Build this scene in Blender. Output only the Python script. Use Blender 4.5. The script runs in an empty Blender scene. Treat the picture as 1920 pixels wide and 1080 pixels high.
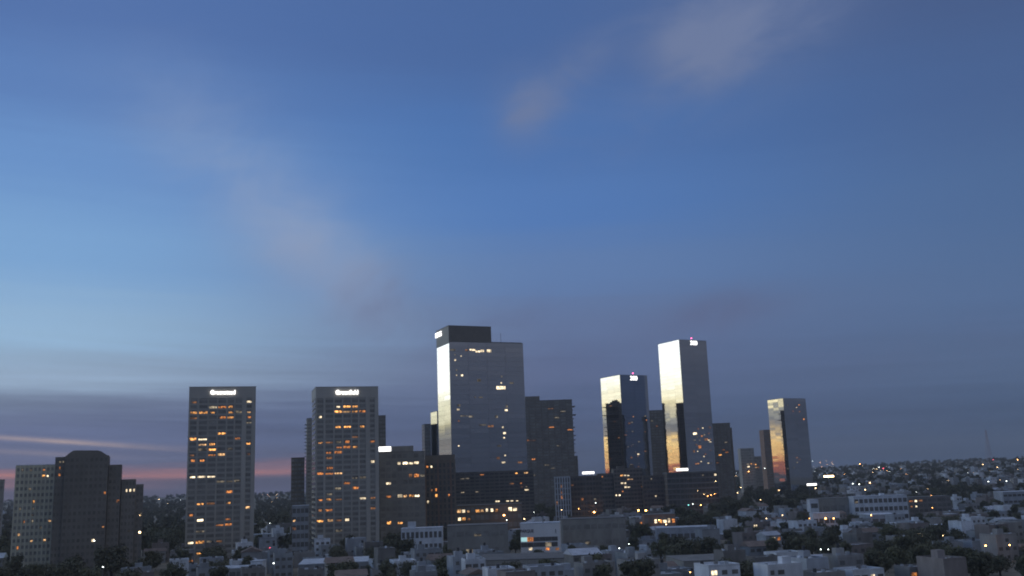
import bpy, bmesh, math, random
import numpy as np
from mathutils import Matrix, Vector

random.seed(7)
S = bpy.context.scene
COL = S.collection

# ------------------------------------------------------------------ camera
F_PX, PITCH, ROLL, CAM_Z = 1831.0, math.radians(11.27), math.radians(-2.1), 37.0
cam_d = bpy.data.cameras.new('camera')
cam = bpy.data.objects.new('camera', cam_d); COL.objects.link(cam)
ROT = Matrix.Rotation(math.pi/2 + PITCH, 3, 'X') @ Matrix.Rotation(ROLL, 3, 'Z')
cam.matrix_world = Matrix.Translation((0, 0, CAM_Z)) @ ROT.to_4x4()
cam_d.sensor_width = 36.0
cam_d.lens = F_PX*36.0/1920.0
cam_d.clip_start, cam_d.clip_end = 0.5, 60000.0
S.camera = cam
ROTI = ROT.transposed()

def ray(u, v):
    return ROT @ Vector(((u-960.0)/F_PX, -(v-540.0)/F_PX, -1.0))
def P(u, v, Y):                         # point on a pixel's ray, Y metres ahead
    d = ray(u, v); return Vector((0, 0, CAM_Z)) + d*(Y/d.y)
def proj(p):
    q = ROTI @ (Vector(p) - Vector((0, 0, CAM_Z)))
    return 960.0 - q.x/q.z*F_PX, 540.0 + q.y/q.z*F_PX
def azel(u, v):
    d = ray(u, v).normalized()
    return math.degrees(math.atan2(d.x, d.y)), math.degrees(math.asin(d.z))

# ------------------------------------------------------------------ sky
def lin(c):
    c /= 255.0
    return c/12.92 if c <= 0.04045 else ((c+0.055)/1.055)**2.4
def L3(r, g, b, k=1.0): return (lin(r)*k, lin(g)*k, lin(b)*k, 1.0)

SUNSET_AZ = -68.0
world = bpy.data.worlds.new('World'); S.world = world
world.use_nodes = True
NT = world.node_tree; NT.nodes.clear()
def N(t, **kw):
    n = NT.nodes.new(t)
    for k, val in kw.items(): setattr(n, k, val)
    return n
def put(sock, val):
    if hasattr(val, 'is_linked'): NT.links.new(val, sock)
    else: sock.default_value = val
def M(op, a, b=0.0, c=0.0, clamp=False):
    n = N('ShaderNodeMath', operation=op, use_clamp=clamp)
    put(n.inputs[0], a); put(n.inputs[1], b)
    if op in ('MULTIPLY_ADD',): put(n.inputs[2], c)
    return n.outputs[0]
def SM(x, a, b):                        # smoothstep
    n = N('ShaderNodeMapRange', interpolation_type='SMOOTHSTEP')
    put(n.inputs['Value'], x); n.inputs['From Min'].default_value = a; n.inputs['From Max'].default_value = b
    return n.outputs['Result']
def MIX(f, a, b):
    n = N('ShaderNodeMix', data_type='RGBA')
    put(n.inputs[0], f); put(n.inputs[6], a); put(n.inputs[7], b)
    return n.outputs[2]
def RAMP(x, stops):
    n = N('ShaderNodeValToRGB'); n.color_ramp.interpolation = 'EASE'
    e = n.color_ramp.elements
    stops = sorted(stops)
    while len(e) < len(stops): e.new(0.5)
    for i, (p, c) in enumerate(stops):
        e[i].position = p; e[i].color = c
    put(n.inputs[0], x); return n.outputs[0]

tc = N('ShaderNodeTexCoord')
sep = N('ShaderNodeSeparateXYZ'); NT.links.new(tc.outputs['Generated'], sep.inputs[0])
dx, dy, dz = sep.outputs
EL = M('MULTIPLY', M('ARCSINE', dz), 57.29578)
AZ = M('MULTIPLY', M('ARCTAN2', dx, dy), 57.29578)
rad = M('SQRT', M('ADD', M('MULTIPLY', dx, dx), M('MULTIPLY', dy, dy)))
sx_, sy_ = math.sin(math.radians(SUNSET_AZ)), math.cos(math.radians(SUNSET_AZ))
cosd = M('DIVIDE', M('ADD', M('MULTIPLY', dx, sx_), M('MULTIPLY', dy, sy_)), M('MAXIMUM', rad, 1e-4))
DEL = M('MULTIPLY', M('ARCCOSINE', M('MINIMUM', M('MAXIMUM', cosd, -1.0), 1.0)), 57.29578)

# long soft noise, stretched along the horizon, bends the cloud bank
cvec = N('ShaderNodeCombineXYZ')
put(cvec.inputs[0], M('MULTIPLY', AZ, 0.045)); put(cvec.inputs[1], M('MULTIPLY', EL, 0.42))
nz1 = N('ShaderNodeTexNoise'); nz1.inputs['Scale'].default_value = 1.0; nz1.inputs['Detail'].default_value = 5.0; nz1.inputs['Roughness'].default_value = 0.55
NT.links.new(cvec.outputs[0], nz1.inputs['Vector'])
n1 = M('SUBTRACT', nz1.outputs[0], 0.5)
cvec2 = N('ShaderNodeCombineXYZ')
put(cvec2.inputs[0], M('MULTIPLY', M('ADD', AZ, M('MULTIPLY', EL, -0.5)), 0.14)); put(cvec2.inputs[1], M('MULTIPLY', EL, 0.26)); cvec2.inputs[2].default_value = 3.3
nz2 = N('ShaderNodeTexNoise'); nz2.inputs['Scale'].default_value = 1.0; nz2.inputs['Detail'].default_value = 6.0; nz2.inputs['Roughness'].default_value = 0.6
nz2.inputs['Distortion'].default_value = 0.6
NT.links.new(cvec2.outputs[0], nz2.inputs['Vector'])
n2 = M('SUBTRACT', nz2.outputs[0], 0.5)

cvec3 = N('ShaderNodeCombineXYZ')
put(cvec3.inputs[0], M('MULTIPLY', AZ, 0.06)); put(cvec3.inputs[1], M('MULTIPLY', M('MULTIPLY_ADD', AZ, 0.03, EL), 1.5)); cvec3.inputs[2].default_value = 8.1
nz3 = N('ShaderNodeTexNoise'); nz3.inputs['Scale'].default_value = 1.0; nz3.inputs['Detail'].default_value = 5.0; nz3.inputs['Distortion'].default_value = 0.4
NT.links.new(cvec3.outputs[0], nz3.inputs['Vector'])
n3 = M('SUBTRACT', nz3.outputs[0], 0.5)
ELn = M('ADD', M('MULTIPLY_ADD', n1, 1.5, EL), M('MULTIPLY', n3, 1.5))     # wavy elevation
T = M('DIVIDE', M('ADD', ELn, 2.0), 64.0, clamp=True)
def stops(d): return [((el+2.0)/64.0, L3(*c)) for el, c in d]
KW = 3.4
rW = RAMP(T, stops([(-1, (110, 50, 34)), (0.2, (140, 74, 50)), (0.6, (200, 118, 66)), (1.1, (236, 186, 110)), (2.0, (234, 196, 126)), (2.5, (138, 126, 108)), (3.0, (94, 96, 98)), (3.6, (112, 113, 110)),
                    (4.3, (205, 192, 150)), (5.4, (228, 226, 205)), (7.5, (228, 232, 228)), (12, (195, 210, 216)), (18, (110, 134, 160)), (27, (66, 88, 122)), (45, (62, 70, 86))]))
rV = RAMP(T, stops([(-1, (74, 62, 58)), (1.0, (92, 82, 78)), (1.9, (106, 102, 96)), (2.6, (98, 98, 96)), (3.3, (148, 142, 114)), (4.3, (190, 186, 158)),
                    (5.5, (222, 222, 210)), (9, (215, 224, 226)), (12, (130, 152, 172)), (18, (76, 100, 132)), (27, (56, 76, 112)), (45, (62, 70, 86))]))
rL = RAMP(T, stops([(-1, (86, 86, 114)), (0.5, (98, 96, 124)), (0.85, (130, 107, 128)), (1.3, (236, 152, 140)), (1.65, (146, 117, 138)), (1.9, (102, 110, 146)), (3.4, (96, 109, 147)), (4.2, (104, 118, 153)),
                    (5.1, (124, 141, 171)), (6.4, (150, 173, 200)), (8.6, (150, 184, 216)), (13, (125, 167, 213)), (18, (106, 147, 202)), (22, (92, 128, 185)), (26, (82, 114, 171)), (32, (80, 110, 165)), (50, (121, 133, 160))]))
rC = RAMP(T, stops([(-1, (64, 79, 110)), (3, (72, 91, 128)), (6, (90, 106, 144)), (9, (98, 118, 158)), (12, (96, 126, 174)), (16, (82, 122, 182)),
                    (20, (74, 114, 174)), (25, (73, 104, 158)), (31, (74, 102, 154)), (50, (121, 133, 160))]))
rR = RAMP(T, stops([(-1, (58, 77, 106)), (2, (66, 87, 119)), (5, (80, 103, 138)), (9, (82, 109, 150)), (14, (77, 106, 150)), (20, (72, 98, 144)), (26, (70, 91, 134)), (31, (72, 94, 136)), (50, (121, 133, 158))]))
rE = RAMP(T, stops([(-1, (54, 60, 74)), (2, (68, 76, 95)), (5, (85, 93, 113)), (10, (104, 110, 126)), (20, (126, 130, 141)), (45, (132, 138, 152))]))
wk = N('ShaderNodeVectorMath', operation='SCALE'); NT.links.new(rW, wk.inputs[0]); wk.inputs['Scale'].default_value = KW
wv = N('ShaderNodeVectorMath', operation='SCALE'); NT.links.new(rV, wv.inputs[0]); wv.inputs['Scale'].default_value = KW
sky = MIX(SM(DEL, 8, 21), wk.outputs[0], wv.outputs[0])
sky = MIX(SM(DEL, 25, 39), sky, rL)
sky = MIX(SM(DEL, 40, 72), sky, rC)
sky = MIX(SM(DEL, 68, 100), sky, rR)
sky = MIX(SM(DEL, 103, 158), sky, rE)

lowc = M('MULTIPLY', M('MULTIPLY', n3, 0.75), M('MULTIPLY', SM(EL, 11.0, 3.0), M('MULTIPLY_ADD', SM(DEL, 85, 50), .6, .4)))
lc = N('ShaderNodeVectorMath', operation='SCALE'); NT.links.new(sky, lc.inputs[0]); NT.links.new(M('ADD', lowc, 1.0), lc.inputs['Scale']); sky = lc.outputs[0]

def blob(u, v, su, sv, ang, amp):       # a soft cloud at a direction of the sky
    a0, e0 = azel(u, v); ca, sa = math.cos(math.radians(ang)), math.sin(math.radians(ang))
    da, de = M('SUBTRACT', AZ, a0), M('SUBTRACT', EL, e0)
    p = M('DIVIDE', M('ADD', M('MULTIPLY', da, ca), M('MULTIPLY', de, sa)), su)
    q = M('DIVIDE', M('SUBTRACT', M('MULTIPLY', de, ca), M('MULTIPLY', da, sa)), sv)
    r2 = M('ADD', M('MULTIPLY', p, p), M('MULTIPLY', q, q))
    return M('MULTIPLY', M('EXPONENT', M('MULTIPLY', r2, -0.5)), amp)
def addup(l):
    s = l[0]
    for x in l[1:]: s = M('ADD', s, x)
    return s
def tex(mask, gain=2.6):                # break the soft mask up with the cloud noise
    soft = M('MULTIPLY', mask, M('MULTIPLY_ADD', n2, gain*1.15, 1.0), clamp=True)
    hard = M('MULTIPLY', SM(M('MULTIPLY_ADD', n2, gain*.5, mask), .05, 1.05), M('MULTIPLY', mask, 2.0, clamp=True))
    return M('ADD', M('MULTIPLY', soft, .55), M('MULTIPLY', hard, .45))
pale = tex(addup([blob(985, 205, 1.6, 1.5, 40, .48), blob(1075, 125, 2.6, 1.1, 32, .5), blob(1310, 65, 2.0, 2.6, 60, .54), blob(1440, 25, 4.2, 2.2, 10, .55), blob(1250, 190, 5.5, 1.8, 20, .26)]))
sky = MIX(pale, sky, L3(109, 124, 160))
streak = tex(addup([blob(560, 430, 7.5, 2.6, -42, .42), blob(640, 520, 4.0, 1.6, -38, .34), blob(400, 300, 6.0, 3.0, -30, .16)]), 2.0)
sky = MIX(streak, sky, L3(142, 160, 193))
mauve = tex(addup([blob(770, 590, 5.0, 2.2, -15, .38), blob(1000, 650, 7.0, 2.0, 0, .25), blob(1340, 585, 3.0, 0.9, 12, .4), blob(1150, 800, 12.0, 1.2, 2, .25), blob(1750, 640, 9.0, 1.5, 0, .15)]), 3.0)
sky = MIX(mauve, sky, L3(92, 100, 134))
fine = addup([blob(60, 824, 4.5, 0.09, -4.5, .38), blob(20, 847, 4.0, 0.10, -4.5, .14), blob(210, 836, 3.0, 0.06, -5.5, .2)])
sky = MIX(M('MULTIPLY', fine, M('MULTIPLY_ADD', n2, 3.0, 1.0), clamp=True), sky, L3(205, 180, 172))
dark = addup([blob(280, 757, 3.2, 0.22, -3, .35), blob(200, 888, 5, 0.16, -3, .35)])
sky = MIX(dark, sky, L3(82, 92, 128))

# the clear dusk sky adds its own scattered light, the sun just under the horizon
nish = N('ShaderNodeTexSky', sky_type='NISHITA', sun_disc=False)
nish.sun_elevation = math.radians(-3.0); nish.sun_rotation = math.radians(SUNSET_AZ)
nish.altitude = 1600.0
bg1 = N('ShaderNodeBackground'); NT.links.new(sky, bg1.inputs['Color']); bg1.inputs['Strength'].default_value = 1.0
bg2 = N('ShaderNodeBackground'); NT.links.new(nish.outputs[0], bg2.inputs['Color']); bg2.inputs['Strength'].default_value = 0.05
adds = N('ShaderNodeAddShader'); NT.links.new(bg1.outputs[0], adds.inputs[0]); NT.links.new(bg2.outputs[0], adds.inputs[1])
wo = N('ShaderNodeOutputWorld'); NT.links.new(adds.outputs[0], wo.inputs['Surface'])
world.cycles.sampling_method = 'MANUAL'; world.cycles.sample_map_resolution = 1024

S.view_settings.view_transform = 'Standard'; S.view_settings.look = 'None'
S.view_settings.exposure = 0.0; S.view_settings.gamma = 1.0; S.view_settings.use_curve_mapping = False
S.render.engine = 'CYCLES'
S.cycles.use_denoising = True
S.cycles.max_bounces = 6; S.cycles.volume_bounces = 0
S.cycles.filter_width = 1.9

# ------------------------------------------------------------------ materials
MATS = {}
def mat(name, col, rough=0.8, metal=0.0, noise=0.0, nscale=0.3, spec=0.5, stain=0.0):
    m = bpy.data.materials.new(name); m.use_nodes = True
    nt = m.node_tree; b = nt.nodes['Principled BSDF']
    b.inputs['Base Color'].default_value = (*col, 1); b.inputs['Roughness'].default_value = rough
    b.inputs['Metallic'].default_value = metal; b.inputs['Specular IOR Level'].default_value = spec
    if noise > 0:
        g = nt.nodes.new('ShaderNodeNewGeometry'); mp = nt.nodes.new('ShaderNodeMapping')
        mp.inputs['Scale'].default_value = (nscale, nscale, nscale*(0.35 if stain else 1.0))
        nt.links.new(g.outputs['Position'], mp.inputs[0])
        z = nt.nodes.new('ShaderNodeTexNoise'); z.inputs['Scale'].default_value = 1.0; z.inputs['Detail'].default_value = 6.0; z.inputs['Roughness'].default_value = 0.65
        nt.links.new(mp.outputs[0], z.inputs['Vector'])
        r = nt.nodes.new('ShaderNodeMapRange'); r.inputs['From Min'].default_value = 0.3; r.inputs['From Max'].default_value = 0.7
        r.inputs['To Min'].default_value = 1-noise; r.inputs['To Max'].default_value = 1+noise
        nt.links.new(z.outputs[0], r.inputs[0])
        oi = nt.nodes.new('ShaderNodeObjectInfo')
        r2 = nt.nodes.new('ShaderNodeMapRange'); r2.inputs['To Min'].default_value = 1-noise*0.5; r2.inputs['To Max'].default_value = 1+noise*0.5
        nt.links.new(oi.outputs['Random'], r2.inputs[0])
        mm = nt.nodes.new('ShaderNodeMath'); mm.operation = 'MULTIPLY'
        nt.links.new(r.outputs[0], mm.inputs[0]); nt.links.new(r2.outputs[0], mm.inputs[1])
        sc = nt.nodes.new('ShaderNodeVectorMath'); sc.operation = 'SCALE'; sc.inputs[0].default_value = col
        nt.links.new(mm.outputs[0], sc.inputs['Scale']); nt.links.new(sc.outputs[0], b.inputs['Base Color'])
    MATS[name] = m; return m
def emit(name, col, power, vary=0.0, nscale=0.5, sample=False):
    m = bpy.data.materials.new(name); m.use_nodes = True
    nt = m.node_tree; b = nt.nodes['Principled BSDF']
    b.inputs['Base Color'].default_value = (0.1, 0.09, 0.08, 1); b.inputs['Roughness'].default_value = 0.6
    b.inputs['Emission Color'].default_value = (*col, 1); b.inputs['Emission Strength'].default_value = power
    if vary:                            # people, lamps and blinds inside make every window uneven
        g = nt.nodes.new('ShaderNodeNewGeometry')
        z = nt.nodes.new('ShaderNodeTexNoise'); z.inputs['Scale'].default_value = nscale; z.inputs['Detail'].default_value = 2.0
        nt.links.new(g.outputs['Position'], z.inputs['Vector'])
        r = nt.nodes.new('ShaderNodeMapRange'); r.inputs['From Min'].default_value = 0.36; r.inputs['From Max'].default_value = 0.66
        r.inputs['To Min'].default_value = power*(1-vary); r.inputs['To Max'].default_value = power*(1+vary)
        nt.links.new(z.outputs[0], r.inputs[0])
        oi = nt.nodes.new('ShaderNodeObjectInfo'); r2 = nt.nodes.new('ShaderNodeMapRange')
        r2.inputs['To Min'].default_value = 0.45; r2.inputs['To Max'].default_value = 1.5
        nt.links.new(oi.outputs['Random'], r2.inputs[0])
        mm = nt.nodes.new('ShaderNodeMath'); mm.operation = 'MULTIPLY'
        nt.links.new(r.outputs[0], mm.inputs[0]); nt.links.new(r2.outputs[0], mm.inputs[1])
        nt.links.new(mm.outputs[0], b.inputs['Emission Strength'])
    m.cycles.emission_sampling = 'AUTO' if sample else 'NONE'
    MATS[name] = m; return m

mat('mirror', (0.52, 0.53, 0.55), 0.03, 1.0)
mat('mirror_b', (0.49, 0.505, 0.525), 0.03, 1.0)
mat('core', (0.05, 0.05, 0.055), 0.6)
mat('tower_stone', (0.50, 0.475, 0.42), 0.75, noise=.12, nscale=.15, stain=1)
mat('tower_band', (0.45, 0.43, 0.385), 0.7, noise=.12, nscale=.2, stain=1)
mat('dim_glass', (0.30, 0.285, 0.255), 0.2, noise=.3, nscale=.2, spec=.4)
mat('dark_glass', (0.16, 0.155, 0.145), 0.12, noise=.3, nscale=.2, spec=.6)
mat('crown', (0.20, 0.215, 0.21), 0.55, noise=.1, nscale=.3)
mat('crown_dark', (0.19, 0.175, 0.155), 0.7, noise=.1, nscale=.3)
mat('ribbed', (0.23, 0.205, 0.175), 0.8, noise=.15, nscale=.2)
mat('ribbed_slab', (0.34, 0.30, 0.26), 0.8, noise=.15, nscale=.2)
mat('cream', (0.70, 0.67, 0.53), 0.85, noise=.15, nscale=.2, stain=1)
mat('cream_rib', (0.76, 0.73, 0.58), 0.85, noise=.12, nscale=.2, stain=1)
mat('cream_glass', (0.36, 0.345, 0.30), 0.25, noise=.3, nscale=.2, spec=.4)
mat('block_glass', (0.19, 0.176, 0.155), 0.2, noise=.3, nscale=.2, spec=.4)
mat('dark_stone', (0.235, 0.215, 0.185), 0.85, noise=.2, nscale=.2, stain=1)
mat('brown', (0.25, 0.21, 0.165), 0.85, noise=.2, nscale=.2, stain=1)
mat('red_brown', (0.33, 0.22, 0.165), 0.85, noise=.2, nscale=.2)
mat('slate', (0.36, 0.34, 0.30), 0.8, noise=.2, nscale=.2, stain=1)
mat('bright_white', (0.86, 0.85, 0.82), 0.8, noise=.06, nscale=.25, stain=1)
mat('podium', (0.17, 0.155, 0.135), 0.8, noise=.25, nscale=.15, stain=1)
mat('podium_glass', (0.10, 0.098, 0.095), 0.15, noise=.3, nscale=.2)
mat('white', (0.68, 0.71, 0.74), 0.85, noise=.22, nscale=.25, stain=1)
mat('pale grey', (0.40, 0.425, 0.455), 0.85, noise=.25, nscale=.25, stain=1)
mat('grey', (0.30, 0.315, 0.325), 0.85, noise=.25, nscale=.25, stain=1)
mat('dark grey', (0.22, 0.21, 0.195), 0.85, noise=.25, nscale=.25, stain=1)
mat('tan', (0.32, 0.31, 0.295), 0.85, noise=.25, nscale=.25, stain=1)
mat('brick red', (0.25, 0.22, 0.205), 0.85, noise=.25, nscale=.25, stain=1)
mat('roof_pale', (0.64, 0.68, 0.73), 0.8, noise=.35, nscale=.35)
mat('roof_grey', (0.30, 0.32, 0.345), 0.85, noise=.35, nscale=.35)
mat('roof_tile', (0.24, 0.185, 0.155), 0.85, noise=.3, nscale=.4)
mat('roof_metal', (0.54, 0.57, 0.62), 0.45, noise=.25, nscale=.3)
mat('tank', (0.05, 0.05, 0.05), 0.6)
mat('steel', (0.20, 0.20, 0.20), 0.5, .3)
mat('mast_paint', (0.48, 0.33, 0.32), 0.7)
mat('ink', (0.10, 0.07, 0.08), 0.8)
mat('bark', (0.07, 0.055, 0.04), 0.9, noise=.3, nscale=1)
mat('leaf_a', (0.118, 0.118, 0.06), 0.8, noise=.45, nscale=.5)
mat('leaf_b', (0.118, 0.116, 0.068), 0.8, noise=.45, nscale=.5)
mat('leaf_c', (0.108, 0.106, 0.06), 0.8, noise=.45, nscale=.5)
mat('ground', (0.19, 0.165, 0.12), 0.95, noise=.6, nscale=.04)
mat('asphalt', (0.10, 0.10, 0.10), 0.9, noise=.3, nscale=.2)
mat('pavement', (0.17, 0.165, 0.155), 0.9, noise=.3, nscale=.3)
emit('sign_white', (1.0, 0.98, 0.96), 2.6, sample=True)
emit('lit_hot', (1.0, 0.43, 0.11), 1.15, .95, .9)
emit('lit_warm', (1.0, 0.34, 0.08), 0.55, .95, .9)
emit('lit_amber', (1.0, 0.56, 0.24), 0.8, .9, .8)
emit('lit_dim', (1.0, 0.42, 0.14), 0.22, .8, .5)
emit('lit_white', (1.0, 0.80, 0.52), 1.5, .7, .6)
emit('lit_faint', (0.8, 0.66, 0.45), 0.16, .9, .5)
emit('lamp_orange', (1.0, 0.44, 0.12), 22.0, sample=True)
emit('lamp_warm', (1.0, 0.66, 0.32), 14.0, sample=True)
emit('lamp_white', (0.92, 1.0, 0.92), 11.0, sample=True)
emit('lamp_red', (1.0, 0.10, 0.16), 6.0)
emit('lamp_teal', (0.3, 1.0, 0.9), 5.0)
emit('panel_cyan', (0.55, 0.95, 1.0), 0.7)
emit('beacon', (1.0, 0.12, 0.35), 5.0)

# ------------------------------------------------------------------ helpers
_cube = {}
CUBE_V = [(-.5, -.5, -.5), (.5, -.5, -.5), (.5, .5, -.5), (-.5, .5, -.5), (-.5, -.5, .5), (.5, -.5, .5), (.5, .5, .5), (-.5, .5, .5)]
CUBE_F = [(0, 3, 2, 1), (4, 5, 6, 7), (0, 1, 5, 4), (1, 2, 6, 5), (2, 3, 7, 6), (3, 0, 4, 7)]
def cube_mesh(m):
    if m not in _cube:
        me = bpy.data.meshes.new('box_' + m.replace(' ', '_')); me.from_pydata(CUBE_V, [], CUBE_F); me.materials.append(MATS[m]); _cube[m] = me
    return _cube[m]
def link(name, me, parent=None, loc=(0, 0, 0), rot=(0, 0, 0), scale=(1, 1, 1)):
    o = bpy.data.objects.new(name, me); COL.objects.link(o)
    o.parent = parent; o.location = loc; o.rotation_euler = rot; o.scale = scale
    return o
def box(parent, name, x0, x1, y0, y1, z0, z1, m, rot=(0, 0, 0)):
    return link(name, cube_mesh(m), parent, ((x0+x1)/2, (y0+y1)/2, (z0+z1)/2), rot, (x1-x0, y1-y0, z1-z0))
def mesh(name, verts, faces, m):
    me = bpy.data.meshes.new(name); me.from_pydata(verts, [], faces); me.materials.append(MATS[m]); me.update(); return me
def cyl_mesh(name, m, n=10, r0=.5, r1=.5, h=1.0):
    v, f = [], []
    for i in range(n):
        a = 2*math.pi*i/n; v += [(r0*math.cos(a), r0*math.sin(a), 0), (r1*math.cos(a), r1*math.sin(a), h)]
    for i in range(n):
        j = (i+1) % n; f.append((2*i, 2*j, 2*j+1, 2*i+1))
    f.append(tuple(2*i for i in reversed(range(n)))); f.append(tuple(2*i+1 for i in range(n)))
    return mesh(name, v, f, m)
def prism(name, poly, y0, y1, m):       # polygon in x,z drawn out along y
    n = len(poly); v = [(x, y0, z) for x, z in poly] + [(x, y1, z) for x, z in poly]
    f = [tuple(range(n)), tuple(reversed(range(n, 2*n)))] + [(i, i+n, (i+1) % n + n, (i+1) % n) for i in range(n)]
    return mesh(name, v, f, m)
def thing(name, label, cat, loc=(0, 0, 0), rz=0.0, group=None):
    o = bpy.data.objects.new(name, None); COL.objects.link(o); o.empty_display_size = 0.5
    o.location = loc; o.rotation_euler = (0, 0, rz)
    o['label'] = label; o['category'] = cat
    if group: o['group'] = group
    return o
def tag(o, label, cat, group=None):
    o['label'] = label; o['category'] = cat
    if group: o['group'] = group
    return o
def text_mesh(name, txt, size, m, depth=.15):
    c = bpy.data.curves.new(name, 'FONT'); c.body = txt; c.size = size; c.extrude = depth; c.align_x = 'CENTER'; c.align_y = 'CENTER'; c.resolution_u = 3
    c.offset = size*0.02
    o = bpy.data.objects.new(name, c); COL.objects.link(o)
    me = bpy.data.meshes.new_from_object(o.evaluated_get(bpy.context.evaluated_depsgraph_get()))
    bpy.data.objects.remove(o); bpy.data.curves.remove(c)
    me.materials.clear(); me.materials.append(MATS[m]); me.name = name
    return me
ORD = ['leftmost', 'second', 'third', 'fourth', 'fifth', 'sixth', 'seventh', 'eighth', 'ninth', 'tenth', 'eleventh', 'twelfth', 'thirteenth', 'fourteenth', 'fifteenth',
       'sixteenth', 'seventeenth', 'eighteenth', 'nineteenth', 'twentieth']
def ordinal(i, n):
    if n == 1: return ''
    if i == n-1: return 'rightmost'
    return ORD[0] if i == 0 else (ORD[i] if i < len(ORD) else '%dth' % (i+1)) + ' from left'

FOOT = []                                # footprints kept clear of houses and trees: (x, y, rz, W, D, front clearance)
HIDE = []                               # the same down to the ground, for placing street lamps before what stands behind them
OCC = []                                 # screen boxes of hand-placed things: (Y, u0, u1, v0, v1)

# ------------------------------------------------------------------ terrain
def sstep(a, b, x):
    t = max(0.0, min(1.0, (x-a)/(b-a))); return t*t*(3-2*t)
def ground_z(x, y):
    if y < 850: return 0.0
    az = x/max(y, 1.0)
    s = sstep(0.05, 0.45, az)
    top = 42 + 17*s
    wob = 7*math.sin(x*0.0021+1.3) + 4*math.sin(x*0.0063+y*0.001) + 2.5*math.sin(x*0.017)
    rise = 0.72*sstep(900, 4300, y) + 0.28*sstep(900, 2200, y)*s
    return rise*(top + wob*sstep(1500, 4000, y)) - 55*sstep(4700, 7000, y)
xs = np.concatenate([np.arange(-7000, -2400, 400), np.arange(-2400, 2800, 60), np.arange(2800, 7001, 400)])
ys = np.concatenate([np.arange(-1000, 840, 230), np.arange(850, 4800, 60), np.arange(4800, 8001, 320)])
gv = [(float(x), float(y), ground_z(x, y)) for y in ys for x in xs]
nx = len(xs)
gf = [(j*nx+i, j*nx+i+1, (j+1)*nx+i+1, (j+1)*nx+i) for j in range(len(ys)-1) for i in range(nx-1)]
g_me = mesh('ground', gv, gf, 'ground')
for p in g_me.polygons: p.use_smooth = True
ground = link('ground', g_me); ground['kind'] = 'structure'

# ------------------------------------------------------------------ lit windows by pixel
def face_point(o_loc, rz, face, u, v):
    """local coordinates where a pixel's ray meets a facade of a thing: face 'front' is local y=0, 'left' is local x=0"""
    c, s = math.cos(rz), math.sin(rz)
    n = Vector((s, -c, 0)) if face == 'front' else Vector((-c, -s, 0))
    d = ray(u, v); o = Vector((0, 0, CAM_Z)); L = Vector(o_loc)
    t = (L-o).dot(n)/d.dot(n); q = o + d*t - L
    return q.x*c + q.y*s, -q.x*s + q.y*c, q.z
def fit_len(corner, dirv, u_t):
    """length along a horizontal direction at which the projected column reaches u_t"""
    lo, hi = 0.0, 400.0
    s = 1 if proj(corner + dirv*5)[0] > proj(corner)[0] else -1
    for _ in range(50):
        m = (lo+hi)/2
        if (proj(corner + dirv*m)[0]-u_t)*s < 0: lo = m
        else: hi = m
    return lo
def lit_spot(t, rz, face, u, v, wpx, hpx, m, name='lit_window', off=.22):
    x, y, z = face_point(t.location, rz, face, u, v); k = (t.location.y)/F_PX
    w, h = wpx*k, hpx*k
    if face == 'front': return box(t, name, x-w/2, x+w/2, -off-.12, -off, z-h/2, z+h/2, m)
    return box(t, name, -off-.12, -off, y-w/2, y+w/2, z-h/2, z+h/2, m)

VARY = {'lit_hot': ('lit_hot', 'lit_hot', 'lit_amber', 'lit_white'), 'lit_warm': ('lit_warm', 'lit_warm', 'lit_hot', 'lit_amber', 'lit_dim'), 'lit_dim': ('lit_dim', 'lit_warm', 'lit_faint')}
def pane_grid(t, rz, x0, x1, z0, z1, floors, bays, glass, lit=(), gap=.18, hfrac=.6, y=-.06, name='window', face='front', thick=.1):
    """a pane for each bay of each floor; lit = (u0, u1, v, material) picked on the photograph's rows"""
    fh = (z1-z0)/floors; cells = {}
    for j in range(floors):
        for i, (a, b) in enumerate(bays):
            za = z0 + fh*(j + (1-hfrac)*.6); cells[(j, i)] = [a + gap, b - gap, za, za + fh*hfrac, glass]
    def centre(j, i):
        a, b, za, zb, _ = cells[(j, i)]
        loc = Vector(((a+b)/2, 0, (za+zb)/2)) if face == 'front' else Vector((0, (a+b)/2, (za+zb)/2))
        return proj(t.location + Matrix.Rotation(rz, 3, 'Z') @ loc)
    cc = {k: centre(*k) for k in cells}
    for (u0, u1, v, m) in lit:
        j = min(range(floors), key=lambda j: abs(cc[(j, len(bays)//2)][1] - v))
        hit = [i for i in range(len(bays)) if u0-2 <= cc[(j, i)][0] <= u1+2]
        if not hit: hit = [min(range(len(bays)), key=lambda i: abs(cc[(j, i)][0] - (u0+u1)/2))]
        for i in hit: cells[(j, i)][4] = m
    for (j, i), (a, b, za, zb, m) in cells.items():
        if m in VARY: m = random.choice(VARY[m])
        if m != glass and m.startswith('lit'):
            zb2 = za + (zb-za)*random.uniform(.4, .8)
            if face == 'front':
                w = box(t, name, a, b, y-thick, y, za, zb, glass)
                e0, e1 = (random.uniform(0, .3), random.uniform(0, .3)) if random.random() < .6 else (0, 0)
                box(w, 'lit_interior', -.5+e0, .5-e1, -.5-.5, -.5-.1, -.5, -.5+(zb2-za)/(zb-za), m)
            else:
                w = box(t, name, y-thick, y, a, b, za, zb, glass)
                box(w, 'lit_interior', -.5-.5, -.5-.1, -.5, .5, -.5, -.5+(zb2-za)/(zb-za), m)
        elif face == 'front': box(t, name, a, b, y-thick, y, za, zb, m)
        else: box(t, name, y-thick, y, a, b, za, zb, m)

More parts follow.
